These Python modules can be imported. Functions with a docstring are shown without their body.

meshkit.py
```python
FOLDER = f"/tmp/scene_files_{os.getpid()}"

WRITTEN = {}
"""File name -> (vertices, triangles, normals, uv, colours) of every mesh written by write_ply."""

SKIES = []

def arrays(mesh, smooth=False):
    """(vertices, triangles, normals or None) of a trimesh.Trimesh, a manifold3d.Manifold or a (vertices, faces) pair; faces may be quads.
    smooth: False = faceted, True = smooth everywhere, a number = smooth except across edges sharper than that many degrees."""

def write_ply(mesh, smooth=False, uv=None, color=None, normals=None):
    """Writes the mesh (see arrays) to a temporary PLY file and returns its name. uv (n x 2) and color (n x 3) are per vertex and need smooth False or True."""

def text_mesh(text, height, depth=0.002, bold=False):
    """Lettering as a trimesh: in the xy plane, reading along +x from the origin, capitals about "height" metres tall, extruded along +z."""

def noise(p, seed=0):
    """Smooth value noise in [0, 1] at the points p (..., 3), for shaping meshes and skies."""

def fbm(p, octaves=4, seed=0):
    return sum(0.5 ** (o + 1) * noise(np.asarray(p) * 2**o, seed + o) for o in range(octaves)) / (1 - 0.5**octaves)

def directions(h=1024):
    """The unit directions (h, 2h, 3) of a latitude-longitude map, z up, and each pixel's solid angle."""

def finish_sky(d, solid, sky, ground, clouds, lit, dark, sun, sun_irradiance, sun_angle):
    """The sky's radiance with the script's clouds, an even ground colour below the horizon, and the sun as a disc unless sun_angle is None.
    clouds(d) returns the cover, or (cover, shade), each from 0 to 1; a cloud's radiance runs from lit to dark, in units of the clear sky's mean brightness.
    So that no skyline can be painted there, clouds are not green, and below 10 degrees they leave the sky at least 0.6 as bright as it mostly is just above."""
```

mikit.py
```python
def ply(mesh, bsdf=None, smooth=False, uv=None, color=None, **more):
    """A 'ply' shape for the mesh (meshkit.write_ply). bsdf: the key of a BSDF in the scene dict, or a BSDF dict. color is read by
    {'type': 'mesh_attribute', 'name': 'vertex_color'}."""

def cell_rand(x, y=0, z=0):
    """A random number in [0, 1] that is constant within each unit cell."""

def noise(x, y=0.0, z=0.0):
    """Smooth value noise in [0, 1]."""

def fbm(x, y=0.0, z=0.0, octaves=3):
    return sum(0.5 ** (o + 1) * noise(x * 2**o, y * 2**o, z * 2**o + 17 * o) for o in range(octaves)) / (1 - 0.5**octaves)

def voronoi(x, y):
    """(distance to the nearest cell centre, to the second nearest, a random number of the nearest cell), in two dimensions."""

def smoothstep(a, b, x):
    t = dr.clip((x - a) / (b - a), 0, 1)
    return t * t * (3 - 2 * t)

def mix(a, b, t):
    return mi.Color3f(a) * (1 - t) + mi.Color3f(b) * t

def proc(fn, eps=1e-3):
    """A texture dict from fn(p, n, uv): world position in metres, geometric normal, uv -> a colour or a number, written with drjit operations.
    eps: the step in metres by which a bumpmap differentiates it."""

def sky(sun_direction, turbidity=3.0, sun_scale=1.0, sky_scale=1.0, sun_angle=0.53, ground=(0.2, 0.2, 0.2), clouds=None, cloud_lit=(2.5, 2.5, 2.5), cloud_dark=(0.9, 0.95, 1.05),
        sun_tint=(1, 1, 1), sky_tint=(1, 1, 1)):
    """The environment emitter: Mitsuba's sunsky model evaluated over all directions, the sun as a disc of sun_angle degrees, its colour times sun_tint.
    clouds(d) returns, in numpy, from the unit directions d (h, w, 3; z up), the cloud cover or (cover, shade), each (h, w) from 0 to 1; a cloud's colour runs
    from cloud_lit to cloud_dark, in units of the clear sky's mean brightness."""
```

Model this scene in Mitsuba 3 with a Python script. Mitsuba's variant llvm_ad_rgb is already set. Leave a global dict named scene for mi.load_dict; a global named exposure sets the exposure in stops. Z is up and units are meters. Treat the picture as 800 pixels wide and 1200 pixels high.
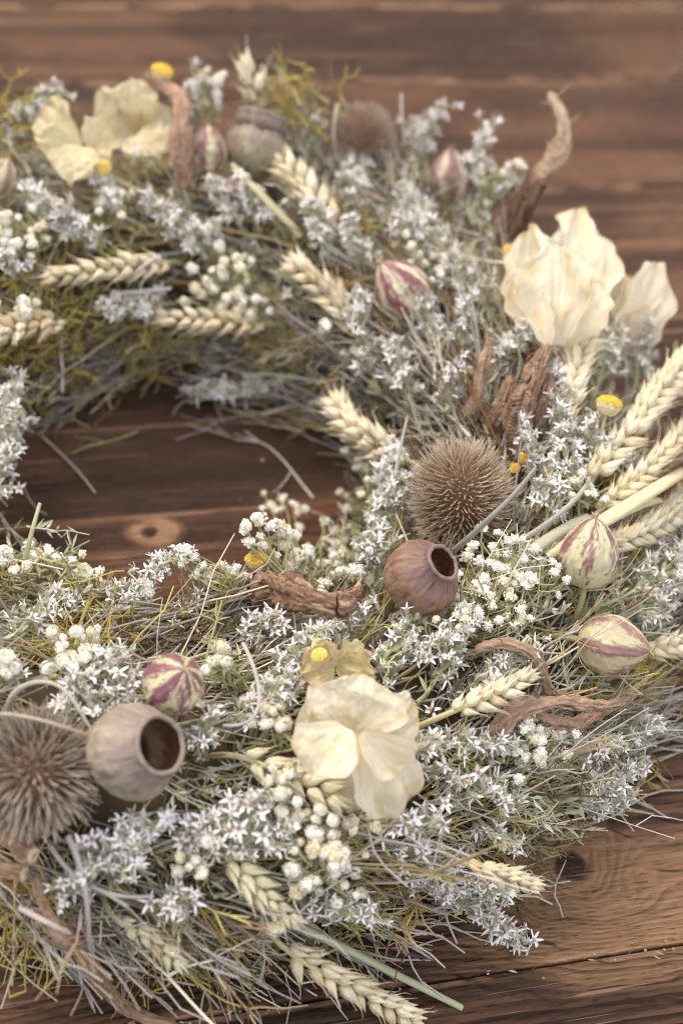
import math, random
import numpy as np
import trimesh, drjit as dr, mitsuba as mi, mikit, meshkit
from mikit import noise as tn, fbm as tfbm, smoothstep, mix

# ------------------------------------------------------------------ camera, sky, exposure
T = mi.ScalarTransform4f
EYE = np.array([-0.0211, -0.3755, 0.4609])
YAW, PITCH, ROLL, VFOV = 0.2224, 0.8646, 0.1951, 38.0
FW = np.array([math.sin(YAW) * math.cos(PITCH), math.cos(YAW) * math.cos(PITCH), -math.sin(PITCH)])
_r = np.cross(FW, [0, 0, 1]); _r /= np.linalg.norm(_r); _u = np.cross(_r, FW)
RT = _r * math.cos(ROLL) + _u * math.sin(ROLL)
UP = -_r * math.sin(ROLL) + _u * math.cos(ROLL)
FPX = 600 / math.tan(math.radians(VFOV / 2))
scene, labels = {}, {}
scene['camera'] = {'type': 'thinlens', 'fov': VFOV, 'fov_axis': 'y', 'aperture_radius': 0.0040, 'focus_distance': 0.490,
                   'near_clip': 0.01, 'far_clip': 50.0,
                   'to_world': T().look_at(origin=EYE.tolist(), target=(EYE + FW).tolist(), up=UP.tolist())}
scene['sky'] = mikit.sky((-0.45, 0.55, 0.85), turbidity=3, sun_scale=0.3, sun_angle=30, clouds=lambda d: (np.ones(d.shape[:2]), 1 - np.clip(d[..., 2], 0, 1)),   # overcast: the zenith about three times as bright as the horizon
                         cloud_lit=(2.8, 2.8, 2.83), cloud_dark=(0.93, 0.93, 0.95), sun_tint=(1, 1, 1))
exposure = 2.78
rng = np.random.default_rng(11)
random.seed(11)

# ------------------------------------------------------------------ the heap that the flowers lie on: a ring of elliptic section
R0, WID, HGT = 0.134, 0.056, 0.065

def ray(px, py):
    d = FW + RT * (px - 400) / FPX - UP * (py - 600) / FPX
    return d / np.linalg.norm(d)

def on_table(px, py, z=0.0):
    d = ray(px, py)
    return EYE + d * (z - EYE[2]) / d[2]

def P(px, py, lift=0.0):
    """The place on the heap (swollen by lift) seen at this point of the photograph."""
    d = ray(px, py)
    t = np.linspace(0.25, -EYE[2] / d[2], 1400)
    p = EYE + d * t[:, None]
    r = np.hypot(p[:, 0], p[:, 1])
    F = np.hypot((r - R0) / (WID + lift), p[:, 2] / (HGT + lift)) - 1
    hit = np.nonzero(F < 0)[0]
    k = hit[0] if len(hit) else int(np.argmin(F))
    return p[k]

def px_size(p):
    return float((p - EYE) @ FW) / FPX      # metres per pixel of the photograph there

def unit(v):
    v = np.asarray(v, float)
    return v / (np.linalg.norm(v, axis=-1, keepdims=True) + 1e-12)

def heap_normal(p):
    r = math.hypot(p[0], p[1]) + 1e-9
    a = (r - R0) / WID ** 2
    return unit([a * p[0] / r, a * p[1] / r, max(p[2], 0.0) / HGT ** 2 + 1e-6])

TO_EYE = -FW
ZUP = np.array([0, 0, 1.0])

# ------------------------------------------------------------------ naming
def key_for(name):
    k, i = name, 0
    while k in used:
        i += 1; k = f'{name}_{i:03d}'
    used.add(k)
    return k
used = set()

def thing(name, label, cat, group=None, kind=None):
    k = key_for(name)
    labels[k] = {'label': label, 'category': cat}
    if group: labels[k]['group'] = group
    if kind: labels[k]['kind'] = kind
    return k

def part(parent, name, d, label=None, kind=None):
    k = key_for(parent + '__' + name)
    scene[k] = d
    if label or kind:
        labels[k] = {}
        if label: labels[k]['label'] = label
        if kind: labels[k]['kind'] = kind
    return k

# ------------------------------------------------------------------ mesh helpers
class MB:
    def __init__(s): s.v, s.f, s.c, s.n = [], [], [], 0
    def add(s, v, f, c):
        v = np.asarray(v, float).reshape(-1, 3); f = np.asarray(f, int)
        if f.shape[1] == 4: f = np.vstack([f[:, [0, 1, 2]], f[:, [0, 2, 3]]])
        c = np.asarray(c, float); c = np.broadcast_to(c.reshape(-1, 3) if c.ndim > 2 else c, v.shape)
        s.v.append(v); s.f.append(f + s.n); s.c.append(c); s.n += len(v)
    def ply(s, bsdf='plant', smooth=True):
        return mikit.ply((np.vstack(s.v), np.vstack(s.f)), bsdf, smooth=smooth, color=np.clip(np.vstack(s.c), 0, 1))

def frames(pts):
    t = np.gradient(pts, axis=-2); t = unit(t)
    ref = np.where(np.abs(t[..., :1, 2:]) < 0.9, np.array([0, 0, 1.0]), np.array([1.0, 0, 0]))
    a = unit(np.cross(t, np.broadcast_to(ref, t.shape)))
    return t, a, np.cross(t, a)

def tubes(pts, rad, sides, col):
    """pts (N,K,3), rad (N,K), col (N,3) or (N,K,3): N thin tubes in one go -> v, f, c"""
    pts = np.asarray(pts, float); N, K = pts.shape[:2]
    rad = np.broadcast_to(rad, (N, K))
    col = np.asarray(col, float)
    if col.ndim == 1: col = np.broadcast_to(col, (N, 3))
    if col.ndim == 2: col = np.broadcast_to(col[:, None], (N, K, 3))
    t, a, b = frames(pts)
    ang = np.arange(sides) * 2 * np.pi / sides
    v = pts[:, :, None] + rad[:, :, None, None] * (np.cos(ang)[:, None] * a[:, :, None] + np.sin(ang)[:, None] * b[:, :, None])
    i, j, n = np.meshgrid(np.arange(K - 1), np.arange(sides), np.arange(N), indexing='ij')
    o = n * K * sides
    q = np.stack([o + i * sides + j, o + i * sides + (j + 1) % sides, o + (i + 1) * sides + (j + 1) % sides, o + (i + 1) * sides + j], -1).reshape(-1, 4)
    c = np.repeat(col[:, :, None], sides, 2)
    return v.reshape(-1, 3), q, c.reshape(-1, 3)

def spline(ctrl, n):
    from scipy.interpolate import CubicSpline
    c = np.asarray(ctrl, float)
    if len(c) == 2: return c[0] + (c[1] - c[0]) * np.linspace(0, 1, n)[:, None]
    s = np.r_[0, np.cumsum(np.linalg.norm(np.diff(c, axis=0), axis=1))]
    return CubicSpline(s, c)(np.linspace(0, s[-1], n))

def grid_faces(n, m, wrap=False):
    i, j = np.meshgrid(np.arange(n - 1), np.arange(m if wrap else m - 1), indexing='ij')
    k = (j + 1) % m
    return np.stack([i * m + j, i * m + k, (i + 1) * m + k, (i + 1) * m + j], -1).reshape(-1, 4)

def lathe(prof, m):
    """prof (n,2) radius and height -> v (n*m,3), quads, angle of each vertex"""
    prof = np.asarray(prof, float); a = np.arange(m) * 2 * np.pi / m
    v = np.stack([prof[:, :1] * np.cos(a), prof[:, :1] * np.sin(a), np.repeat(prof[:, 1:], m, 1)], -1)
    return v.reshape(-1, 3), grid_faces(len(prof), m, True), np.tile(a, len(prof))

def basis(z, roll=0.0):
    z = unit(z); h = np.array([0, 0, 1.0]) if abs(z[2]) < 0.9 else np.array([1.0, 0, 0])
    x = unit(np.cross(h, z)); y = np.cross(z, x)
    x, y = x * math.cos(roll) + y * math.sin(roll), -x * math.sin(roll) + y * math.cos(roll)
    return np.stack([x, y, z], 1)

def mat(pos, z, s=1.0, roll=0.0, stretch=1.0):
    m = np.eye(4); b = basis(z, roll) * s; b[:, 2] *= stretch
    m[:3, :3] = b; m[:3, 3] = pos
    return T(m)

def place(v, pos, z, s=1.0, roll=0.0):
    return np.asarray(v) @ (basis(z, roll) * s).T + pos

def jit(c, amt=0.1):
    c = np.asarray(c, float)
    return np.clip(c * (1 + amt * rng.normal()) + 0.012 * rng.normal(size=3), 0.005, 0.95)

# ------------------------------------------------------------------ materials
VC = {'type': 'mesh_attribute', 'name': 'vertex_color'}
scene['plant'] = {'type': 'twosided', 'bsdf': {'type': 'principled', 'base_color': VC, 'roughness': 0.75, 'specular': 0.25}}
scene['husk'] = {'type': 'twosided', 'bsdf': {'type': 'principled', 'base_color': VC, 'roughness': 0.42, 'specular': 0.45}}
scene['papery'] = {'type': 'principledthin', 'base_color': VC, 'roughness': 0.55, 'diff_trans': 0.7, 'spec_trans': 0.0, 'eta': 1.35}
scene['white_petal'] = {'type': 'principledthin', 'base_color': VC, 'roughness': 0.7, 'diff_trans': 0.12, 'spec_trans': 0.0, 'eta': 1.3}

def bark_h(p, n, uv):
    return tfbm(p.x * 700, p.y * 700, p.z * 700, 3) * 0.0012
scene['bark'] = {'type': 'twosided', 'bsdf': {'type': 'bumpmap', 'arbitrary': mikit.proc(bark_h, 2e-4), 'scale': 1.0,
                 'bsdf': {'type': 'principled', 'base_color': VC, 'roughness': 0.8, 'specular': 0.14}}}

def pod_h(p, n, uv):
    return tfbm(p.x * 900, p.y * 900, p.z * 900, 3) * 0.0004
scene['pod_skin'] = {'type': 'twosided', 'bsdf': {'type': 'bumpmap', 'arbitrary': mikit.proc(pod_h, 2e-4), 'scale': 1.0,
                 'bsdf': {'type': 'principled', 'base_color': VC, 'roughness': 0.55, 'specular': 0.35}}}

# ------------------------------------------------------------------ the wooden table
GA = 0.1291                                            # the boards run this many radians off the x axis
GU, GV = (math.cos(GA), math.sin(GA)), (-math.sin(GA), math.cos(GA))
BANDS = [-0.50, -0.405, -0.302, -0.1985, -0.097, 0.0061, 0.104, 0.2, 0.2955, 0.366, 0.47, 0.57, 0.67]     # where the timber changes its look
SEAMS = [-0.50, -0.405, -0.302, -0.1985, -0.097, 0.104, 0.2, 0.2955, 0.366, 0.47, 0.57, 0.67]
KNOTS = [(-0.012, -0.0032, 0.0042, 0.0036, 5.0), (0.1135, -0.1655, 0.0075, 0.0070, 7.0), (0.134, -0.1845, 0.021, 0.0105, 6.0),
         (0.262, -0.172, 0.010, 0.006, 4.0), (-0.31, 0.06, 0.012, 0.007, 5.0)]

def wood(p):
    """(grain phase, board number, along, across, warp of the knots, knot core)"""
    u = p.x * GU[0] + p.y * GU[1]; v = p.x * GV[0] + p.y * GV[1]
    b = mi.Float(0)
    for s in BANDS[1:-1]: b = b + dr.select(v > s, 1.0, 0.0)
    warp, core = mi.Float(0), mi.Float(0)
    for ku, kv, ru, rv, amp in KNOTS:
        wu = (tfbm(u * 38 + ku * 50, v * 55, 4.0, 3) - 0.5) * 0.8; wv = (tfbm(u * 38, v * 55 + kv * 90, 8.0, 3) - 0.5) * 0.7
        a = dr.square((u - ku) / (ru * 2.3) + wu) + dr.square((v - kv) / (rv * 2.0) + wv)
        warp = warp + amp * dr.exp(-a)
    for ku, kv, ru, rv, amp in KNOTS[:2] + KNOTS[3:]:
        w = 1 + 0.35 * (tn(u * 240, v * 240, 3.0) - 0.5)
        core = dr.maximum(core, 1 - smoothstep(0.75, 1.15, dr.sqrt(dr.square((u - ku) / (ru * 0.80)) + dr.square((v - kv) / (rv * 0.80))) * w))
    calm = dr.select(v < SEAMS[3], 0.45, 1.0)
    wob = calm * (tfbm(u * 5.0 + b * 7.3, v * 22.0, b * 3.1, 3) - 0.5) * 7.0 + (tn(u * 22, v * 60, b) - 0.5) * 1.0
    # the boards differ: some fine and quiet, the front one boldly ridged
    fine = dr.select(v < SEAMS[3], 0.0, dr.select(v < SEAMS[4], 0.35, 1.0))
    ph = v * (245.0 + 150.0 * fine) + wob + warp
    return ph, b, u, v, warp, core

def grain(ph, b):
    """0 in pale early wood, 1 in the dark lines; lines of uneven width and strength"""
    k = dr.floor(ph); t = ph - k
    strength = 0.45 + 0.55 * mikit.cell_rand(k, b, 5.0)
    return smoothstep(0.25, 0.86, t) * (1 - smoothstep(0.88, 1.0, t)) * strength

def wood_color(p, n, uv):
    ph, b, u, v, warp, core = wood(p)
    quiet = dr.select((v > SEAMS[4]) & (v < 0.0061), 1.0, 0.0)
    bold = dr.select(v < SEAMS[3], 1.0, dr.select(v < SEAMS[4], 0.80, 0.42)) * (1 - 0.8 * quiet)
    g = grain(ph, b) * bold
    fibre = tfbm(u * 110 + b * 9, v * 1900, b, 3)
    streak = tfbm(u * 6 + b * 4, v * 120, b + 2.0, 3)
    patch = tfbm(u * 9, v * 16, b * 5.0, 3)
    c = mix((0.154, 0.080, 0.048), (0.075, 0.040, 0.027), smoothstep(0.36, 0.62, patch))
    c = mix(c, (0.036, 0.020, 0.015), smoothstep(0.40, 0.75, streak) * dr.select(v > 0.15, 0.5, 0.7))
    c = mix(c, (0.016, 0.010, 0.009), g * 0.92)
    c = mix(c, (0.31, 0.178, 0.100), smoothstep(0.6, 2.2, warp) * (1 - g * 0.5) * 0.85)
    heart = dr.exp(-dr.square((u - 0.060) / 0.050) - dr.square((v + 0.180) / 0.013)) * smoothstep(0.30, 0.55, tfbm(u * 40, v * 160, 6.0, 3))
    c = mix(c, (0.035, 0.020, 0.015), heart * 0.7)
    for lv, wd in ((0.55, 0.10), (1.5, 0.12), (3.4, 0.16)):      # the dark year rings round the big knots
        c = mix(c, (0.028, 0.017, 0.013), (1 - smoothstep(0.3, 1.0, dr.abs(warp - lv) / wd)) * smoothstep(0.38, 0.60, tfbm(u * 60, v * 90, lv, 3)) * 0.8)
    worn = smoothstep(0.60, 0.78, tfbm(u * 4 + b * 31, v * 150 + 9, b, 3))
    c = mix(c, (0.30, 0.175, 0.105), worn * dr.select(v > 0.15, 0.30, 0.6))
    near = mi.Float(1)
    for s in SEAMS[1:-1]: near = dr.minimum(near, dr.abs(v - s))
    c = mix(c, (0.36, 0.215, 0.130), (1 - smoothstep(0.0010, 0.0034, near)) * smoothstep(0.42, 0.62, tfbm(u * 70, v * 300, 3.0, 3)) * 0.8)
    ring = dr.abs(dr.sin(ph * 9.0))
    c = mix(c, mix((0.020, 0.013, 0.010), (0.060, 0.036, 0.026), ring * 0.6), core * 0.95)
    tint = mikit.cell_rand(b, 7.0, 1.0)
    c = c * dr.select(v < SEAMS[3], 0.72, 1.0) * mix((1.0, 1.0, 1.0), (0.72, 0.66, 0.64), quiet * (1 - smoothstep(0.8, 3.0, warp)))
    c = c * (0.80 + 0.22 * tint) * (0.62 + 0.76 * fibre)
    pore = smoothstep(0.66, 0.74, tfbm(u * 260 + b * 3, v * 2600, b + 1.0, 2))
    c = c * (1 - 0.45 * pore)
    grey = smoothstep(0.5, 0.75, tfbm(u * 14, v * 60, b + 11.0, 3)) * 0.15
    scratch = smoothstep(0.80, 0.86, tfbm(u * 26 + v * 90 + b, v * 1500 - u * 14, 5.0, 2)) * 0.5
    c = mix(c, (0.30, 0.20, 0.14), scratch)
    return mix(c, mi.Color3f(dr.mean(c)) * mi.Color3f(1.12, 0.97, 0.92), grey * 0.6)

def wood_h(p, n, uv):
    ph, b, u, v, warp, core = wood(p)
    return -grain(ph, b) * 0.00045 + tfbm(u * 110 + b * 9, v * 1900, b, 2) * 0.00034 - core * 0.0004

def wood_rough(p, n, uv):
    u = p.x * GU[0] + p.y * GU[1]; v = p.x * GV[0] + p.y * GV[1]
    return 0.42 + 0.25 * tfbm(u * 60, v * 500, 0.0, 3)
scene['stained_wood'] = {'type': 'bumpmap', 'arbitrary': mikit.proc(wood_h, 1.5e-4), 'scale': 1.0,
                         'bsdf': {'type': 'principled', 'base_color': mikit.proc(wood_color), 'roughness': mikit.proc(wood_rough), 'specular': 0.14}}

table = thing('wooden_table', 'dark brown stained wooden table of long boards under the wreath', 'table')
for a, b in zip(SEAMS[:-1], SEAMS[1:]):
    g, ch, th = 0.00035, 0.0008, 0.028
    y0, y1 = a + g, b - g
    sec = [(y0, -th), (y0, -ch), (y0 + ch * 0.35, -ch * 0.3), (y0 + ch, 0), (y1 - ch, 0), (y1 - ch * 0.35, -ch * 0.3), (y1, -ch), (y1, -th)]
    us = np.linspace(-0.75, 0.95, 69)
    S = np.array(sec); n = len(S)
    v = np.zeros((len(us), n, 3))
    edge = 0.0012 * (meshkit.noise(np.stack([us * 45, us * 0 + a * 100, us * 0], -1)) - 0.5)
    edge2 = 0.0012 * (meshkit.noise(np.stack([us * 45, us * 0 + a * 100 + 50, us * 0], -1)) - 0.5)
    across = S[None, :, 0] + np.where(np.arange(n)[None] < 4, edge[:, None], edge2[:, None])
    v[..., 0] = us[:, None] * GU[0] + across * GV[0]
    v[..., 1] = us[:, None] * GU[1] + across * GV[1]
    v[..., 2] = S[None, :, 1]
    f = [tuple(q) for q in grid_faces(len(us), n, True)]
    m = trimesh.Trimesh(v.reshape(-1, 3), np.vstack([np.array(f)[:, [0, 1, 2]], np.array(f)[:, [0, 2, 3]]]), process=False)
    if m.face_normals[:, 2][np.abs(m.face_normals[:, 2]) > 0.9].sum() == 0: pass
    top = m.triangles_center[:, 2] > -1e-6
    if m.face_normals[top][:, 2].mean() < 0: m.invert()
    part(table, 'board', mikit.ply(m, 'stained_wood', smooth=30))
mb = MB()
c4 = [(-0.74, -0.49), (0.94, -0.49), (0.94, 0.66), (-0.74, 0.66)]
vv = [(x * GU[0] + y * GV[0], x * GU[1] + y * GV[1], z) for z in (-0.0285, -0.05) for x, y in c4]
mb.add(vv, [(0, 1, 2, 3), (7, 6, 5, 4), (0, 4, 5, 1), (1, 5, 6, 2), (2, 6, 7, 3), (3, 7, 4, 0)], (0.05, 0.03, 0.02))
part(table, 'under_board', mb.ply('plant', False))  # unseen dark sheet added below the boards to stop light leaking through the gaps

# ------------------------------------------------------------------ small pieces that repeat: shape groups
groups = {}
def group(name, meshes_bsdf):
    keys = []
    for i, (mb, bs, sm) in enumerate(meshes_bsdf):
        k = f'kind_{name}_{i}'
        scene[k] = {'type': 'shapegroup', name: mb.ply(bs, sm)}
        keys.append(k)
    groups[name] = keys

def inst(parent, name, grp, m, pick=None):
    ks = groups[grp]
    k = ks[rng.integers(len(ks))] if pick is None else ks[pick % len(ks)]
    return part(parent, name, {'type': 'instance', 'shape': {'type': 'ref', 'id': k}, 'to_world': m})

def star_flower(white, open_, seed):
    """a five-pointed papery flower about 6 mm across on a scaly pale green calyx"""
    g = np.random.default_rng(seed); mb = MB()
    prof = [(0.0003, -0.0042), (0.0009, -0.003), (0.0010, -0.0012), (0.0012, 0.0)]
    v, f, a = lathe(prof, 6)
    cc = np.where(np.arange(len(v))[:, None] < 12, [0.40, 0.40, 0.29], [0.55, 0.53, 0.47])
    mb.add(v, f, cc)
    # throat
    th = [(0, 0, -0.0003)] + [(0.0012 * math.cos(q), 0.0012 * math.sin(q), 0.0001) for q in np.arange(6) * math.pi / 3]
    mb.add(th, [(0, i + 1, (i + 1) % 6 + 1) for i in range(6)], [(0.30, 0.13, 0.09)] + [(0.50, 0.42, 0.38)] * 6)
    for k in range(5 if g.random() < 0.8 else 4):
        q = k * 2 * math.pi / 5 + g.normal() * 0.16
        L = 0.0033 * (1 + g.normal() * 0.14); w = 0.00056 * (1 + g.normal() * 0.1)
        rise = open_ * (1 + g.normal() * 0.25)
        s = np.array([0, 0.4, 0.75, 1.0]); ww = w * np.array([0.95, 1.05, 0.65, 0.05])
        r = 0.0009 + L * s * math.cos(rise) ; z = L * s * math.sin(rise) - 0.0006 * s ** 2 * (1 + g.normal() * 0.5)
        tw = g.normal() * 0.35; bendz = g.normal() * 0.7
        rows = []
        for i in range(4):
            for sgn, up in ((-1, 0.00018), (0, -0.0001), (1, 0.00018)):
                x, y = r[i], sgn * ww[i] + tw * 0.0006 * s[i]
                rows.append((x * math.cos(q) - y * math.sin(q), x * math.sin(q) + y * math.cos(q), z[i] + up + sgn * tw * 0.0006 + (0.0012 * bendz * s[i] ** 2)))
        c = np.repeat(np.array(white) * (1 + 0.05 * g.normal()), 1)
        mb.add(rows, grid_faces(4, 3), c)
    for k in range(4):                       # bracts round the calyx
        q = k * math.pi / 2 + g.random()
        L = 0.0028
        d = np.array([math.cos(q), math.sin(q), 0]); e = np.array([-math.sin(q), math.cos(q), 0])
        b = d * 0.0009 + ZUP * (-0.0042 + 0.0006 * k)
        tip = b + d * 0.0011 + ZUP * L
        mid = b + d * 0.0010 + ZUP * L * 0.5
        mb.add([b, mid + e * 0.0008, tip, mid - e * 0.0008], [(0, 1, 2, 3)], jit((0.47, 0.46, 0.35), 0.1))
    return mb
group('star_flower', [(star_flower(c, o, i), 'white_petal', False) for i, (c, o) in enumerate(
    [((0.89, 0.885, 0.91), 0.35), ((0.87, 0.865, 0.90), 0.6), ((0.90, 0.895, 0.91), 0.12), ((0.88, 0.875, 0.90), 0.95), ((0.87, 0.865, 0.90), 0.45), ((0.89, 0.885, 0.905), 1.1), ((0.88, 0.88, 0.905), 0.75), ((0.76, 0.72, 0.68), 1.25), ((0.88, 0.875, 0.905), 0.85)])])

def puff(kind, seed, tone=(1, 1, 1)):
    """a ruffled floret (kind 0) or a round bud of overlapping papery bracts (kind 1)"""
    g = np.random.default_rng(seed); mb = MB()
    base = np.array([0.86, 0.84, 0.77] if kind == 0 else [0.88, 0.86, 0.80]) * (0.94 + 0.08 * g.random()) * np.array(tone)
    v, f, a = lathe([(0.00025, -0.0026), (0.0009, -0.0018), (0.0013, -0.0008), (0.0011, 0.0), (0.0001, 0.0003)], 6)
    mb.add(v, f, (0.50, 0.50, 0.34) if kind == 0 else (0.62, 0.58, 0.42))
    n = 22 if kind == 0 else 26
    for k in range(n):
        zc = 1 - 1.45 * (k + 0.5) / n; q = k * 2.39996 + g.normal() * 0.2
        rr = math.sqrt(max(0, 1 - zc * zc)); d = np.array([rr * math.cos(q), rr * math.sin(q), zc])
        e = unit(np.cross(d, ZUP + 0.01)); u = np.cross(e, d)
        if kind == 0:
            R, w, L = 0.00185 * (1 + 0.15 * g.normal()), 0.0008, 0.0010
            o = unit(d + 0.5 * g.normal(size=3)); c0 = d * R
            e = unit(np.cross(o, g.normal(size=3))); u = np.cross(o, e)
            pts = [c0 - u * L * .6, c0 + e * w, c0 + u * L + o * 0.0003, c0 - e * w, c0 + o * 0.0004]
            mb.add(pts, [(0, 1, 4), (1, 2, 4), (2, 3, 4), (3, 0, 4)], base * (1 + 0.06 * g.normal()))
        else:
            R, w, L = 0.00175 * (1 + 0.11 * g.normal()), 0.0009 * (1 + .2 * g.normal()), 0.0013
            d = unit(d + 0.22 * g.normal(size=3)); e = unit(np.cross(d, ZUP + 0.01)); u = np.cross(e, d)
            c0 = d * R + ZUP * 0.0004
            pts = [c0 - u * L * .8 - d * 0.0003, c0 + e * w - d * 0.0001, c0 + u * L + d * 0.0003, c0 - e * w - d * 0.0001, c0 + d * 0.0003]
            mb.add(pts, [(0, 1, 4), (1, 2, 4), (2, 3, 4), (3, 0, 4)], base * (1 + 0.05 * g.normal()) * ((0.88, 0.80, 0.63) if k < 2 else (1, 1, 1)))
    m = trimesh.creation.icosphere(1, 0.00165)
    mb.add(m.vertices + [0, 0, 0.0002], m.faces, base * 0.95)
    return mb
group('puff', [(puff(0, i, t), 'plant', False) for i, t in enumerate([(1, 1, 1), (1, 1, 1.03), (.98, .96, .9), (1, 1, 1), (.88, .83, .70)])])
group('bud', [(puff(1, 20 + i, t), 'plant', False) for i, t in enumerate([(1, 1, 1), (1, 1, 1), (.98, .96, .90), (1, 1, 1.03), (.92, .86, .72), (1, .98, .93)])])

def spikelet(seed, col):
    """one wheat spikelet: two or three plump pointed husks, 11 mm long, along +z and leaning to +x"""
    g = np.random.default_rng(seed); mb = MB()
    for k, (off, lean, L, w) in enumerate([(-0.0019, -0.24, 0.0110, 0.0023), (0.0019, 0.24, 0.0106, 0.0023), (0.0, 0.0, 0.0128, 0.0022), (-0.0024, -0.36, 0.0066, 0.0020), (0.0024, 0.36, 0.0066, 0.0020)]):
        L *= 1 + 0.08 * g.normal()
        s = np.array([0, 0.12, 0.28, 0.46, 0.62, 0.76, 0.88, 1.0]); r = w * np.array([0.25, 0.72, 1.0, 0.93, 0.66, 0.38, 0.17, 0.02])
        v, f, a = lathe(np.stack([r, s * L], 1), 8)
        keel = 1 + 0.16 * np.cos(a) ** 8
        v[:, :2] *= keel[:, None]; v[:, 0] *= 0.85
        t = v[:, 2] / L
        v[:, 1] += off * (0.35 + 0.65 * np.sqrt(t)) + math.sin(lean) * v[:, 2] * 0.8
        v[:, 0] += 0.0012 * (k == 2) + 0.0010 * t ** 2 + (0.0009 if k > 2 else 0)
        streak = np.where((np.arange(len(v)) % 2)[:, None], 1.0, 0.88)
        cc = np.array(col) * streak * (1 + 0.06 * g.normal())
        cc = np.where((t > 0.9)[:, None], np.array(col) * [1.05, 0.9, 0.7], cc)
        mb.add(v, f, cc)
        if k < 3 and (k == 2 or g.random() < 0.2):   # a short awn
            p = np.array([v[-8:].mean(0) + [0.0, 0, -0.0006], v[-8:].mean(0) + [0.0005, g.normal() * 0.0006, 0.003], v[-8:].mean(0) + [0.0016, g.normal() * 0.0015, 0.0052]])
            tv, tf, tc = tubes(p[None], np.array([[0.00022, 0.00016, 0.00004]]), 4, np.array(col) * 0.95)
            mb.add(tv, tf, tc)
    return mb
WHEATS = [(0.66, 0.575, 0.40), (0.69, 0.59, 0.42), (0.62, 0.54, 0.37), (0.67, 0.60, 0.43)]
group('spikelet', [(spikelet(i, c), 'husk', True) for i, c in enumerate(WHEATS + [(0.58, 0.51, 0.36), (0.64, 0.52, 0.33), (0.70, 0.63, 0.48)])])
group('green_spikelet', [(spikelet(9 + i, c), 'husk', True) for i, c in enumerate([(0.58, 0.54, 0.37), (0.64, 0.57, 0.41)])])

# ------------------------------------------------------------------ builders
def out_dir(p):
    r = math.hypot(p[0], p[1]) + 1e-9
    return np.array([p[0] / r, p[1] / r, 0])

def flow(p):
    r = math.hypot(p[0], p[1]) + 1e-9
    return np.array([-p[1] / r, p[0] / r, 0])

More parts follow.
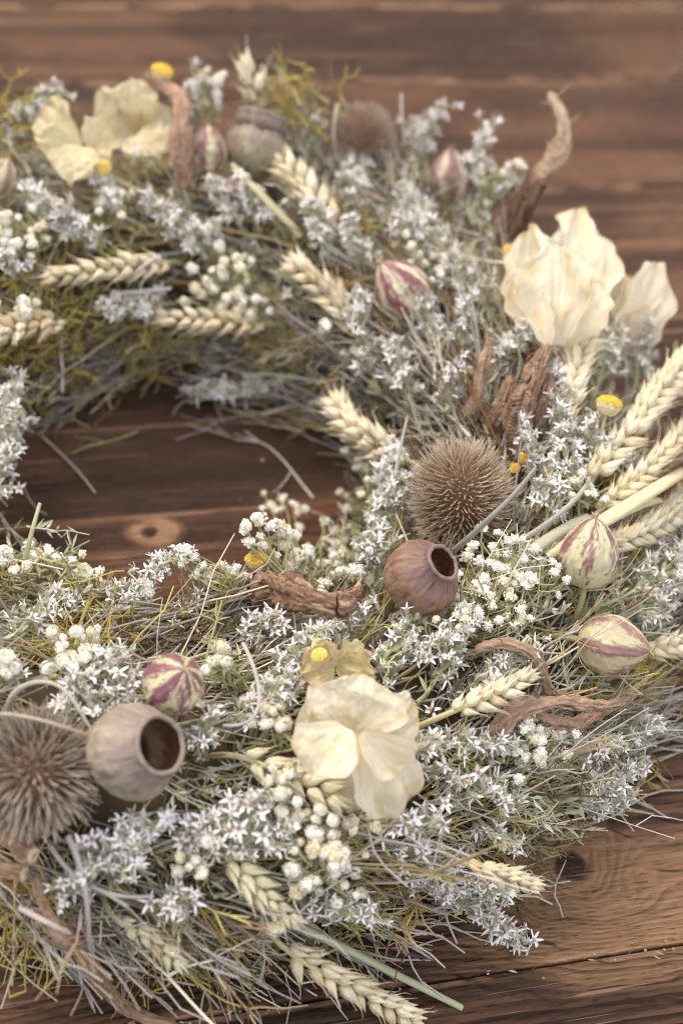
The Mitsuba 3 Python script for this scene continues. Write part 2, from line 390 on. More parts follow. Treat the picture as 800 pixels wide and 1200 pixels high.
def stem_curve(b, t, bow=0.10, n=12):
    b, t = np.asarray(b, float), np.asarray(t, float)
    L = np.linalg.norm(t - b)
    m = (b + t) / 2 + heap_normal((b + t) / 2) * L * bow + rng.normal(size=3) * L * 0.03
    return spline([b, m, t], n)

def star_sprig(px, label, width=30, scale=0.85, *, lift=(0.002, 0.014), grp=None, dense=1.0, start=0.18):
    """a spike of little white stars in tufts of two to five; px = (base x, base y, tip x, tip y) in the photograph"""
    b, t = P(px[0], px[1], lift[0]), P(px[2], px[3], lift[1])
    k = thing('star_flower_sprig', label, 'dried flower', grp)
    c = stem_curve(b, t, 0.06); L = np.linalg.norm(np.diff(c, axis=0), axis=1).sum()
    W = width * px_size((b + t) / 2) / 2
    mb = MB(); root = c[0] - (c[1] - c[0]) * 1.5 - heap_normal(b) * 0.012
    cc = np.vstack([root, c])
    rad = np.r_[0.0008, np.linspace(0.00075, 0.0003, len(c))]
    tv, tf, tc = tubes(cc[None], rad[None], 5, (0.42, 0.42, 0.28)); mb.add(tv, tf, tc)
    n = int(max(9, L * 1000 * 0.95 * dense * (1 + W * 1000 / 14)))
    tufts = max(5, int(n / 2.3))
    tg, a, bb = frames(c)
    N0 = heap_normal(b)
    ps = []
    up = unit(TO_EYE * 0.5 + ZUP * 0.6 + N0 * 0.4)
    for i in range(tufts):
        s = start + (1 - start) * min(1, (i + 0.2 + 0.7 * rng.random()) / tufts)
        x = s * (len(c) - 1); j = min(int(x), len(c) - 2); p = c[j] + (c[j + 1] - c[j]) * (x - j)
        q = i * 2.39996 + rng.normal() * 0.4
        side = unit(math.cos(q) * a[j] + math.sin(q) * bb[j] + 0.55 * up)
        taper = 1 - 0.75 * s ** 2
        hub = p + side * W * taper * (0.25 + 0.70 * rng.random()) + tg[j] * W * (0.1 + 0.5 * rng.random())
        ps.append(np.array([p - tg[j] * 0.003, (p + hub) / 2 - side * 0.0008, hub - side * 0.003]))
        m = int(rng.integers(2, 5)) if i < tufts - 1 else 3
        for f in range(m):
            o = rng.normal(size=3) * 0.0018 + tg[j] * 0.0016 * rng.normal()
            d = unit(0.65 * tg[j] + 0.7 * side + 0.30 * up + 0.45 * rng.normal(size=3) + o * 160)
            sc = scale * (0.58 + 0.55 * rng.random())
            inst(k, 'flower', 'star_flower', mat(hub + o, d, sc, rng.random() * 6.28))
            ps.append(np.array([hub - side * 0.003, hub - side * 0.0018 + o * 0.4, hub + o - d * 0.0036 * sc]))
    tv, tf, tc = tubes(np.array(ps), np.array([[0.00042, 0.00036, 0.00042]]), 4, np.array([jit((0.44, 0.44, 0.30), 0.12) for _ in ps])); mb.add(tv, tf, tc)
    m = int(L * 1000 * 0.7)                       # little grey-green leaves on the stem
    for i in range(m):
        s = rng.random() * 0.85; j = int(s * (len(c) - 1)); leaf(mb, c[j], unit(tg[j] + 0.8 * rng.normal(size=3)), 0.004 + 0.004 * rng.random(), 0.0007, jit((0.42, 0.425, 0.25), 0.15))
    part(k, 'stem', mb.ply('plant', True))
    return k

def leaf(mb, p, d, L, w, col):
    e = unit(np.cross(d, rng.normal(size=3))); u = np.cross(e, d)
    m1, m2, t = p + d * L * .35 + u * L * 0.05, p + d * L * .7 + u * L * 0.06, p + d * L - u * L * 0.03
    mb.add([p, m1 + e * w, m1 - e * w, m2 + e * w * .8, m2 - e * w * .8, t], [(0, 2, 1), (1, 2, 4), (1, 4, 3), (3, 4, 5)], col)

def spray(px, spread, n, label, kind='puff', scale=1.0, foot=None, lift=0.014, aspect=1.0, tilt=0.0, grp=None, name='baby_breath_spray'):
    """many little white heads on thread-thin forked stems, spread (pixels) about px"""
    n = int(n * 1.3)
    k = thing(name, label, 'dried flower', grp)
    c0 = P(*px, lift * 0.6); s = px_size(c0)
    f = P(*(foot or (px[0] - 40, px[1] + 50)), -0.006) - heap_normal(c0) * 0.006
    mb = MB(); tips, stems = [], []
    hub = f + (c0 - f) * 0.45
    hubs = [hub + rng.normal(size=3) * spread * s * 0.25 for _ in range(max(1, n // 5))]
    for h in hubs:
        stems.append(spline([f + rng.normal(size=3) * 0.002, (f + h) / 2 + rng.normal(size=3) * 0.003, h], 7))
    cl = [(rng.normal(), rng.normal()) for _ in range(max(1, n // 4))]
    for i in range(n):
        cx, cy = cl[i % len(cl)]
        x = np.clip(cx * 0.44 + rng.normal() * 0.34, -1, 1) * spread; y = np.clip(cy * 0.44 + rng.normal() * 0.34, -1, 1) * spread * aspect
        x, y = x * math.cos(tilt) - y * math.sin(tilt), x * math.sin(tilt) + y * math.cos(tilt)
        p = P(px[0] + x, px[1] + y, lift * (0.45 + 0.75 * rng.random()))
        d = unit(unit(p - f) + 0.5 * ZUP + 0.4 * TO_EYE + 0.4 * rng.normal(size=3))
        h = hubs[int(np.argmin([np.linalg.norm(p - q) for q in hubs]))]
        sc = scale * (0.60 + 0.50 * rng.random())
        inst(k, 'floret' if kind == 'puff' else 'flower_head', kind, mat(p, d, sc, rng.random() * 6.28, 0.65 + 0.55 * rng.random()))
        e = p - d * 0.0022 * sc
        stems.append(spline([h, h + (e - h) * 0.55 + rng.normal(size=3) * 0.0022, e - d * 0.002, e], 7))
    st = np.array(stems)
    tv, tf, tc = tubes(st, np.linspace(0.00042, 0.00024, 7)[None], 4, np.array([jit((0.38, 0.36, 0.19), 0.15) for _ in st])); mb.add(tv, tf, tc)
    for q in st:
        for _ in range(2):
            j = rng.integers(1, 6); leaf(mb, q[j], unit(q[j + 0] - q[j - 1] + 0.004 * rng.normal(size=3)), 0.004 + 0.003 * rng.random(), 0.0006, jit((0.36, 0.36, 0.22), 0.15))
    part(k, 'stems', mb.ply('plant', True))
    return k

def wheat(px, label, width=36, lift=(0.006, 0.012), grp=None, kindg='spikelet', stem_px=None, bow=0.06):
    b, t = P(px[0], px[1], lift[0]), P(px[2], px[3], lift[1])
    k = thing('wheat_ear', label, 'wheat', grp)
    c = stem_curve(b, t, bow, 16); L = np.linalg.norm(np.diff(c, axis=0), axis=1).sum()
    tg, _, _ = frames(c)
    W = width * px_size((b + t) / 2)
    sc = W / 0.0142
    step = 0.0037 * sc
    n = max(5, int(L / step) - 1)
    face = unit(heap_normal((b + t) / 2) * 0.6 + TO_EYE * 0.8 + 0.35 * rng.normal(size=3))
    for i in range(n):
        s = (i + 0.3) / (n + 1.2); x = s * (len(c) - 1); j = min(int(x), len(c) - 2)
        p = c[j] + (c[j + 1] - c[j]) * (x - j)
        side = unit(np.cross(tg[j], face)) * (1 if i % 2 else -1)
        side = unit(side + 0.25 * face * (1 if (i // 2) % 2 else 0.4))
        lean = 0.46 - 0.28 * s ** 3
        d = unit(tg[j] * math.cos(lean) + side * math.sin(lean) + 0.12 * rng.normal(size=3))
        z = d; xx = unit(side - z * (side @ z)); yy = np.cross(z, xx)
        m = np.eye(4); q = sc * (0.84 + 0.28 * rng.random()) * (1 - 0.22 * s ** 2) * (0.75 + 0.25 * min(1, s * 5))
        m[:3, :3] = np.stack([xx, yy, z], 1) * q; m[:3, 3] = p + side * 0.0007 * sc
        inst(k, 'spikelet', kindg, T(m))
    m = np.eye(4); m[:3, :3] = basis(tg[-1], 1.0) * sc * 0.8; m[:3, 3] = c[-1] - tg[-1] * 0.007 * sc
    inst(k, 'spikelet', kindg, T(m))
    back = [c[0] - (c[1] - c[0]) * 3 - heap_normal(b) * 0.006, c[0] - (c[1] - c[0]) * 7 - heap_normal(b) * 0.022]
    mb = MB(); st = spline([back[1], back[0], c[0], c[len(c) // 2], c[-1] - tg[-1] * 0.006 * sc], 20)
    tv, tf, tc = tubes(st[None], np.linspace(0.0012, 0.0007, 20)[None], 6, (0.52, 0.46, 0.26)); mb.add(tv, tf, tc)
    part(k, 'stem', mb.ply('husk', True))
    return k

def seed_pod(px, rpx, tip, label, elong=1.1, lift=0.012, purple=0.5, facing=0.3, cream=(0.52, 0.485, 0.32), pur=(0.20, 0.085, 0.105), lobes=6, roll=0.0, stem_to=None):
    """a papery balloon-shaped pod with purple bands along its ribs; tip = the way its crown points in the picture"""
    k = thing('striped_seed_pod', label, 'seed pod')
    p = P(px[0], px[1], lift); s = px_size(p); R = rpx * s
    ax = unit(RT * tip[0] - UP * tip[1] + TO_EYE * facing)
    g = np.random.default_rng(int(px[0] * 7 + px[1]))
    n, m = 40, 90
    t = np.linspace(0, 1, n); h = -np.cos(t * math.pi)
    r = np.sin(t * math.pi) ** 0.85 * (1 - 0.16 * np.maximum(h, 0) ** 2) * np.where(h > 0, 1 - 0.10 * h, 1)
    z = h * elong + 0.13 * np.maximum(h, 0) ** 6
    v, f, a = lathe(np.stack([r, z], 1), m)
    tt = np.repeat(t, m)
    env = np.sin(tt * math.pi) ** 0.6
    rib = np.cos(lobes * a + roll)
    d3 = np.stack([np.cos(a) * 3, np.sin(a) * 3, v[:, 2] * 2.2], 1)
    wr = meshkit.fbm(d3 * 1.6 + px[0], 3) - 0.5
    v[:, :2] *= (1 + env * (0.045 * rib - 0.05 * np.maximum(0, np.cos(lobes * a + roll)) ** 24 + 0.14 * wr + 0.05 * (meshkit.fbm(np.stack([np.cos(a) * 7, np.sin(a) * 7, v[:, 2] * 1.5 + px[0]], 1) * 2, 3) - 0.5)))[:, None]
    nz = meshkit.fbm(np.stack([np.cos(a) * 4, np.sin(a) * 4, v[:, 2] * 1.3 + px[0]], 1) * 2, 4)
    fine = meshkit.fbm(np.stack([np.cos(a) * 9, np.sin(a) * 9, v[:, 2] * 5 + px[0]], 1) * 2.2, 3)
    band = np.cos(lobes / 2 * a + roll * 0.5 + 0.5 * (nz - 0.5)) ** 2          # every other rib is banded
    e = 1 - purple
    bi = np.floor((lobes / 2 * a + roll * 0.5) / np.pi + 0.5).astype(int) % 6
    amp = 0.55 + 0.5 * g.random(6); top = 0.15 + 0.6 * g.random(6)
    w = (np.clip((band * amp[bi] + 1.4 * (fine - 0.5) + 1.5 * (nz - 0.5) + top[bi] * (tt - 0.55) - e * 0.78) / 0.36, 0, 1) ** 0.9)[:, None]
    base = np.array(cream) * (0.90 + 0.22 * fine[:, None])
    w = np.minimum(1, w * (0.86 + 0.25 * nz[:, None]))
    c = base * (1 - w) + (np.array(pur) * (0.6 + 0.8 * fine[:, None]) * (1 - 0.25 * nz[:, None]) + 0.05 * np.array(cream)) * w
    vein = np.abs(np.cos(lobes * a + roll)) > 0.985
    c = np.where(vein[:, None], c * [0.95, 0.9, 0.8], c)
    v = place(v * R, p, ax, 1.0, 0.4)
    mb = MB(); mb.add(v, f, c); part(k, 'husk', mb.ply('husk', True))
    b = basis(ax, 0.4)
    top = p + ax * R * (elong + 0.08)
    pts, rad = [], []
    for i in range(lobes - 1):
        q = i * 2 * math.pi / (lobes - 1); d = b[:, 0] * math.cos(q) + b[:, 1] * math.sin(q)
        pts.append(spline([top - ax * R * 0.08, top + ax * R * 0.12 + d * R * 0.05, top + ax * R * 0.22 + d * R * (0.16 + 0.1 * g.random())], 6))
    mb = MB(); tv, tf, tc = tubes(np.array(pts), np.linspace(0.10, 0.02, 6)[None] * R * 0.7, 5, np.array(cream) * [0.8, 0.7, 0.6]); mb.add(tv, tf, tc)
    part(k, 'crown', mb.ply('plant', True))
    bot = p - ax * R * elong * 0.97
    end = P(*stem_to, -0.01) if stem_to else bot - ax * R * 1.2 - heap_normal(p) * 0.02
    st = spline([bot + ax * R * 0.1, bot - ax * R * 0.5, end], 8)
    mb = MB(); tv, tf, tc = tubes(st[None], np.linspace(0.0012, 0.0009, 8)[None], 6, (0.40, 0.36, 0.20)); mb.add(tv, tf, tc)
    part(k, 'stem', mb.ply('plant', True))
    pts = []
    for i in range(9):                        # thread-like bracts hugging the pod
        q = i * 0.7 + g.random(); d = b[:, 0] * math.cos(q) + b[:, 1] * math.sin(q); L = 0.7 + 0.6 * g.random()
        pts.append(spline([bot, bot + d * R * 0.6 + ax * R * 0.12, bot + d * R * 1.0 + ax * R * L * 0.6, bot + d * R * (1.05 + .15 * g.random()) + ax * R * L], 8))
    mb = MB(); tv, tf, tc = tubes(np.array(pts), np.linspace(0.00032, 0.00014, 8)[None], 4, (0.42, 0.36, 0.18)); mb.add(tv, tf, tc)
    part(k, 'bracts', mb.ply('plant', True))
    return k

def cup_pod(px, rpx, mouth, label, elong, lift, open_r, facing, cols, stem=True):
    """a woody bell-shaped capsule with a wide open mouth"""
    k = thing('bell_pod', label, 'seed pod')
    p = P(px[0], px[1], lift); s = px_size(p); R = rpx * s
    ax = unit(RT * mouth[0] - UP * mouth[1] + TO_EYE * facing)
    m = 96; E = elong
    t = np.linspace(0, 1, 30)
    # outside, foot to lip
    ro = np.interp(t, [0, .06, .2, .4, .6, .78, .92, 1], [.05, .34, .74, .97, 1.0, .86, open_r + .13, open_r + .06])
    from scipy.interpolate import PchipInterpolator
    ro = PchipInterpolator([0, .06, .2, .4, .58, .76, .89, .95, 1], [.05, .36, .76, .97, 1.0, .87, open_r + .09, open_r + .045, open_r + .05])(t)
    zo = -E + 1.86 * E * t
    v, f, a = lathe(np.stack([ro, zo], 1), m)
    tt = np.repeat(t, m)
    g3 = np.stack([np.cos(a), np.sin(a), v[:, 2] * 0.5], 1)
    rib = meshkit.fbm(np.stack([np.cos(a) * 5, np.sin(a) * 5, v[:, 2] * 0.4 + px[0]], 1) * 2.0, 3) - 0.5
    big = meshkit.fbm(g3 * 1.3 + px[1], 3) - 0.5
    v[:, :2] *= (1 + 0.10 * rib * np.sin(tt * math.pi) + 0.12 * big - 0.035 * np.exp(-((tt - 0.80) / 0.03) ** 2))[:, None]
    fine = meshkit.fbm(np.stack([np.cos(a) * 11, np.sin(a) * 11, v[:, 2] * 2.2 + px[0]], 1) * 2.3, 3)
    blot = meshkit.fbm(g3 * 2.4 + 5, 3)
    foot, belly, neck = (np.array(c) for c in cols[:3])
    w1 = np.clip((tt - 0.18 + 0.9 * (blot - 0.5)) / 0.35, 0, 1)[:, None]; w2 = np.clip((tt - 0.62 + 0.6 * (blot - 0.5) + 0.4 * rib) / 0.3, 0, 1)[:, None]
    c = foot * (1 - w1) + belly * w1; c = c * (1 - w2) + neck * w2
    spot = np.clip((meshkit.fbm(g3 * 7 + 3, 3) - 0.60) * 8, 0, 1)[:, None]; c = c * (0.55 + 0.90 * fine[:, None]) * (1 + 1.1 * rib[:, None]); c = c * (1 - 0.45 * spot)
    mb = MB(); mb.add(place(v * R, p, ax), f, c); part(k, 'cup', mb.ply('pod_skin', True))
    # lip
    q = np.linspace(0, math.pi, 9); rw = 0.060
    zl = 0.86 * E
    pr = np.stack([open_r - 0.01 + rw * np.cos(q), zl + rw * 0.9 * np.sin(q)], 1)
    v, f, a = lathe(pr, m); wob = meshkit.fbm(np.stack([np.cos(a), np.sin(a), a * 0], 1) * 3 + px[0], 3) - 0.5
    v[:, :2] *= (1 + 0.08 * wob)[:, None]; v[:, 2] += 0.07 * wob
    mb = MB(); mb.add(place(v * R, p, ax), f, np.array(cols[3]) * (0.75 + 0.5 * meshkit.fbm(v * 9, 2))[:, None]); part(k, 'rim', mb.ply('pod_skin', True))
    # inside wall down to a floor with a pit
    ti = np.linspace(0, 1, 16)
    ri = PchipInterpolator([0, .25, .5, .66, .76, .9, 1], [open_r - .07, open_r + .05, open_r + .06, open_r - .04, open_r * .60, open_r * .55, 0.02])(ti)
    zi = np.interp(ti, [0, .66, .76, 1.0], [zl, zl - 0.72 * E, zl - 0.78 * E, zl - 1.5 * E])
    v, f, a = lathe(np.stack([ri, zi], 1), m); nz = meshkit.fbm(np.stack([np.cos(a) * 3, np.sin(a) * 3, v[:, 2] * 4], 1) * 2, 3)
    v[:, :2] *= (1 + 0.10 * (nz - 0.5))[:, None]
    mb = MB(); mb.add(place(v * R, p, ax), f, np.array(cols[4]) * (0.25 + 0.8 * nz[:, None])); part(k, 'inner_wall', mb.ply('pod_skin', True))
    mb = MB(); st = np.array([p - ax * R * E * 0.93, p - ax * R * E * 1.3, p - ax * R * E * 1.7 - heap_normal(p) * 0.01])
    tv, tf, tc = tubes(st[None], np.array([[0.0024, 0.002, 0.0019]]), 8, (0.25, 0.19, 0.12)); mb.add(tv, tf, tc)
    part(k, 'stem', mb.ply('plant', True))
    return k

def teasel(px, rpx, axis, label, elong=1.15, lift=0.012, facing=0.6, n=950, spine=0.36, base=(0.36, 0.20, 0.115), tip=(0.66, 0.59, 0.53), bracts=(), thick=1.0):
    k = thing('teasel_head', label, 'seed head')
    p = P(px[0], px[1], lift); s = px_size(p); R = rpx * s
    ax = unit(RT * axis[0] - UP * axis[1] + TO_EYE * facing)
    core = 0.70 * R
    t = np.linspace(0, 1, 24); h = -np.cos(t * math.pi)
    v, f, a = lathe(np.stack([np.sin(t * math.pi) ** .8, h * elong], 1), 40)
    nz = meshkit.fbm(v * 9, 3); v *= (1 + 0.08 * (nz - 0.5))[:, None]
    mb = MB(); mb.add(place(v * core, p, ax), f, np.array([0.17, 0.10, 0.06]) * (0.7 + 0.6 * nz[:, None])); part(k, 'cone', mb.ply('plant', True))
    i = np.arange(n); z = 1 - 1.86 * (i + 0.5) / n; q = i * 2.39996
    rr = np.sqrt(1 - z * z)
    dirs = np.stack([rr * np.cos(q), rr * np.sin(q), z], 1)
    bpos = dirs * [1, 1, elong] * core * 0.98
    d = unit(dirs * [1, 1, 0.8] + np.array([0, 0, 0.42]) * (1 - np.abs(z))[:, None] + 0.10 * rng.normal(size=(n, 3)))
    L = R * spine * (0.85 + 0.5 * rng.random(n)) * np.where(z > 0.72, 0.9, 1.0)
    bend = unit(np.cross(dirs, rng.normal(size=(n, 3)))) * 0.07 + np.array([0, 0, 0.10]) * (z < 0.6)[:, None]
    ss = np.array([0, 0.3, 0.65, 1.0])
    pts = bpos[:, None] + d[:, None] * (L[:, None] * ss)[:, :, None] + bend[:, None] * (L[:, None] * ss ** 2)[:, :, None]
    B = basis(ax)
    pts = pts @ B.T + p
    rad = np.array([[0.00070, 0.00040, 0.00026, 0.00009]]) * (R / 0.022) * thick
    tone = (0.8 + 0.4 * rng.random((n, 1, 1)))
    col = (np.array(base) * (1 - ss[:, None] ** 0.8) + np.array(tip) * ss[:, None] ** 0.8)[None] * tone
    mb = MB(); tv, tf, tc = tubes(pts, rad, 4, col); mb.add(tv, tf, tc)
    part(k, 'spines', mb.ply('plant', True), kind='stuff')
    for pxs, rb, cb in bracts:
        c = spline([P(x, y, l) for x, y, l in pxs], 18)
        mb = MB(); tv, tf, tc = tubes(c[None], np.linspace(rb * 0.85, rb * 0.25, 18)[None] * s, 6, cb); mb.add(tv, tf, tc)
        part(k, 'bract', mb.ply('plant', True))
    return k

def petal(b, t, face, width, cup=0.25, curl=0.2, seed=0, col=(0.80, 0.74, 0.52), blunt=1.2, ruffle=0.09, fold=0.0):
    """a papery petal from b to t (3-D) whose upper side looks along face"""
    g = np.random.default_rng(seed); b, t = np.asarray(b, float), np.asarray(t, float)
    L = np.linalg.norm(t - b); y = (t - b) / L; x = unit(np.cross(y, face)); z = np.cross(x, y)
    n, m = 34, 33
    s, w = np.meshgrid(np.linspace(0, 1, n), np.linspace(-1, 1, m), indexing='ij')
    prof = np.sin(np.pi * np.clip(0.03 + 0.97 * s ** blunt * 0.93, 0, 1)) ** 0.55
    prof = np.maximum(prof, 0.10)
    edge = 1 + ruffle * 1.2 * np.sin(s * 17 + g.random() * 6) * np.abs(w) ** 2 + 0.10 * (meshkit.noise(np.stack([s * 7, w * 3, s * 0 + seed], -1)) - 0.5)
    X = w * prof * width / 2 * edge
    lobes = 0.10 * (meshkit.noise(np.stack([w * 3.2, w * 0, w * 0 + seed * 1.7], -1)) - 0.5) - 0.10 * np.abs(w) ** 2.5
    Y = s * L * (1 + lobes * s ** 2)
    Z = cup * width * (w ** 2) * prof * 0.5 - curl * L * (s - 0.5) ** 2 * 1.6 + curl * L * 0.4
    wr = meshkit.fbm(np.stack([s * 4, w * 2.6, s * 0 + seed * 3.1], -1), 3) - 0.5
    Z = Z + wr * width * 0.30 * s ** 0.6 + ruffle * width * 0.9 * np.sin(w * 7 + g.random() * 6 + s * 3) * s ** 3 + fold * width * np.exp(-(w / 0.12) ** 2) * 0.2
    cr = 1 - np.abs(2 * meshkit.fbm(np.stack([w * 4.5 * (0.5 + 0.5 * (1 - s)) + 7, s * 2.4, s * 0 + seed * 2.3], -1), 3) - 1) * 2.2
    Z = Z + np.clip(cr, 0, 1) * width * 0.045 * s ** 0.5
    v = b + X[..., None] * x + Y[..., None] * y + Z[..., None] * z
    vein = meshkit.fbm(np.stack([w * 22 * (0.4 + 0.6 * (1 - s)), s * 1.2, s * 0 + seed], -1), 2)
    blot = meshkit.fbm(np.stack([w * 3, s * 4, s * 0 + seed + 9.0], -1), 3)
    c = np.array(col) * (0.76 + 0.40 * vein[..., None] ** [0.8, 1, 1.3])
    c = c * (1 - 0.16 * np.clip((blot - 0.5) * 4, 0, 1)[..., None] * [0.3, 0.7, 1.6])
    rim = np.maximum(np.abs(w), s) - 0.93; brown = np.clip(rim * 14, 0, 1) * np.clip((meshkit.fbm(np.stack([w * 5, s * 5, s * 0 + seed + 4.0], -1), 3) - 0.50) * 5, 0, 1)
    c = c * (1 - brown[..., None] * [0.25, 0.42, 0.60])
    return v.reshape(-1, 3), grid_faces(n, m), c.reshape(-1, 3)

def cream_flower(label, petals, col=(0.80, 0.74, 0.52), centre=None, lift=0.0, ruffle=0.08):
    """petals: (base px, tip px, base lift, tip lift, width px, cup, curl, tilt x, tilt y, colour factor)"""
    k = thing('cream_papery_flower', label, 'dried flower')
    for i, (bx, tx, l0, l1, w, cup, curl, ex, ey, cf) in enumerate(petals):
        b, t = P(*bx, l0 + lift), P(*tx, l1 + lift)
        # keep a petal compact in depth: its tip lies no farther off than its own length
        s = px_size(b)
        L = math.hypot(tx[0] - bx[0], tx[1] - bx[1]) * s
        dv = t - b; dz = dv @ FW
        lim = 0.55 * L
        t = t - FW * (dz - np.clip(dz, -lim, lim))
        face = unit(TO_EYE + ex * RT - ey * UP)
        v, f, c = petal(b, t, face, w * s, cup, curl, seed=int(bx[0] + 3 * bx[1] + i), col=np.array(col) * cf, ruffle=ruffle)
        mb = MB(); mb.add(v, f, c); part(k, 'petal', mb.ply('papery', True))
    if centre:
        button_on(k, centre)
    return k

def dome(mb, p, d, r, col, seed, n=70):
    """a bumpy dome of tiny florets"""
    g = np.random.default_rng(seed)
    m = trimesh.creation.icosphere(1, 1.0)
    B = basis(d)
    for i in range(n):
        z = 1 - 0.95 * (i + 0.5) / n; q = i * 2.39996; rr = math.sqrt(1 - z * z)
        c = np.array([rr * math.cos(q), rr * math.sin(q), z * 0.62]) * r
        mb.add((m.vertices * r * 0.16 * (0.85 + 0.3 * g.random()) + c) @ B.T + p, m.faces, np.array(col) * (0.8 + 0.35 * g.random()))
    v, f, a = lathe([(r, -0.05 * r), (r * 0.92, r * 0.2), (r * 0.6, r * 0.48), (0.02 * r, r * 0.6)], 16)
    mb.add(v @ B.T + p, f, np.array(col) * 0.9)

def button(px, rpx, ax, label, facing=0.4, lift=0.014):
    """a yellow button flower on a pale cup of bracts"""
    k = thing('yellow_button_flower', label, 'dried flower')
    p = P(px[0], px[1], lift); s = px_size(p); R = rpx * s; d = unit(RT * ax[0] - UP * ax[1] + TO_EYE * facing)
    mb = MB(); dome(mb, p, d, R, (0.78, 0.50, 0.06), int(px[0])); part(k, 'disc', mb.ply('plant', True))
    mb = MB(); B = basis(d); g = np.random.default_rng(int(px[1]))
    for row in range(4):
        for i in range(14):
            q = (i + 0.5 * (row % 2)) * 2 * math.pi / 14
            t0, t1 = 0.15 + 0.2 * row, 0.15 + 0.2 * row + 0.42
            def at(t, dq, o): 
                rr = math.sin(min(t, 1.15) * math.pi / 2) ; return np.array([(rr + o) * math.cos(q + dq), (rr + o) * math.sin(q + dq), -math.cos(min(t, 1.15) * math.pi / 2) * 1.05]) * R
            pts = [at(t0, 0, 0.0), at((t0 + t1) / 2, 0.24, 0.03), at(t1, 0, 0.07), at((t0 + t1) / 2, -0.24, 0.03), at((t0 + t1) / 2, 0, 0.07)]
            mb.add(np.array(pts) @ B.T + p, [(0, 1, 4), (1, 2, 4), (2, 3, 4), (3, 0, 4)], np.array([0.66, 0.55, 0.33]) * (0.85 + 0.3 * g.random()))
    v, f, a = lathe([(0.03, -1.0), (0.5, -0.85), (0.85, -0.5), (0.98, 0)], 14)
    mb.add(v * R @ B.T + p, f, (0.5, 0.42, 0.25))
    part(k, 'bracts', mb.ply('plant', False))
    mb = MB(); st = spline([p - d * R * 0.95, p - d * R * 2.5, p - d * R * 3 - heap_normal(p) * 0.025], 7)
    tv, tf, tc = tubes(st[None], np.full((1, 7), 0.0007), 5, (0.42, 0.38, 0.22)); mb.add(tv, tf, tc); part(k, 'stem', mb.ply('plant', True))
    return k

def button_on(k, c):
    (x, y), r, l, ax = c
    p = P(x, y, l); mb = MB(); dome(mb, p, unit(RT * ax[0] - UP * ax[1] + TO_EYE * 0.6), r * px_size(p), (0.78, 0.58, 0.16), int(x)); part(k, 'disc', mb.ply('plant', True))

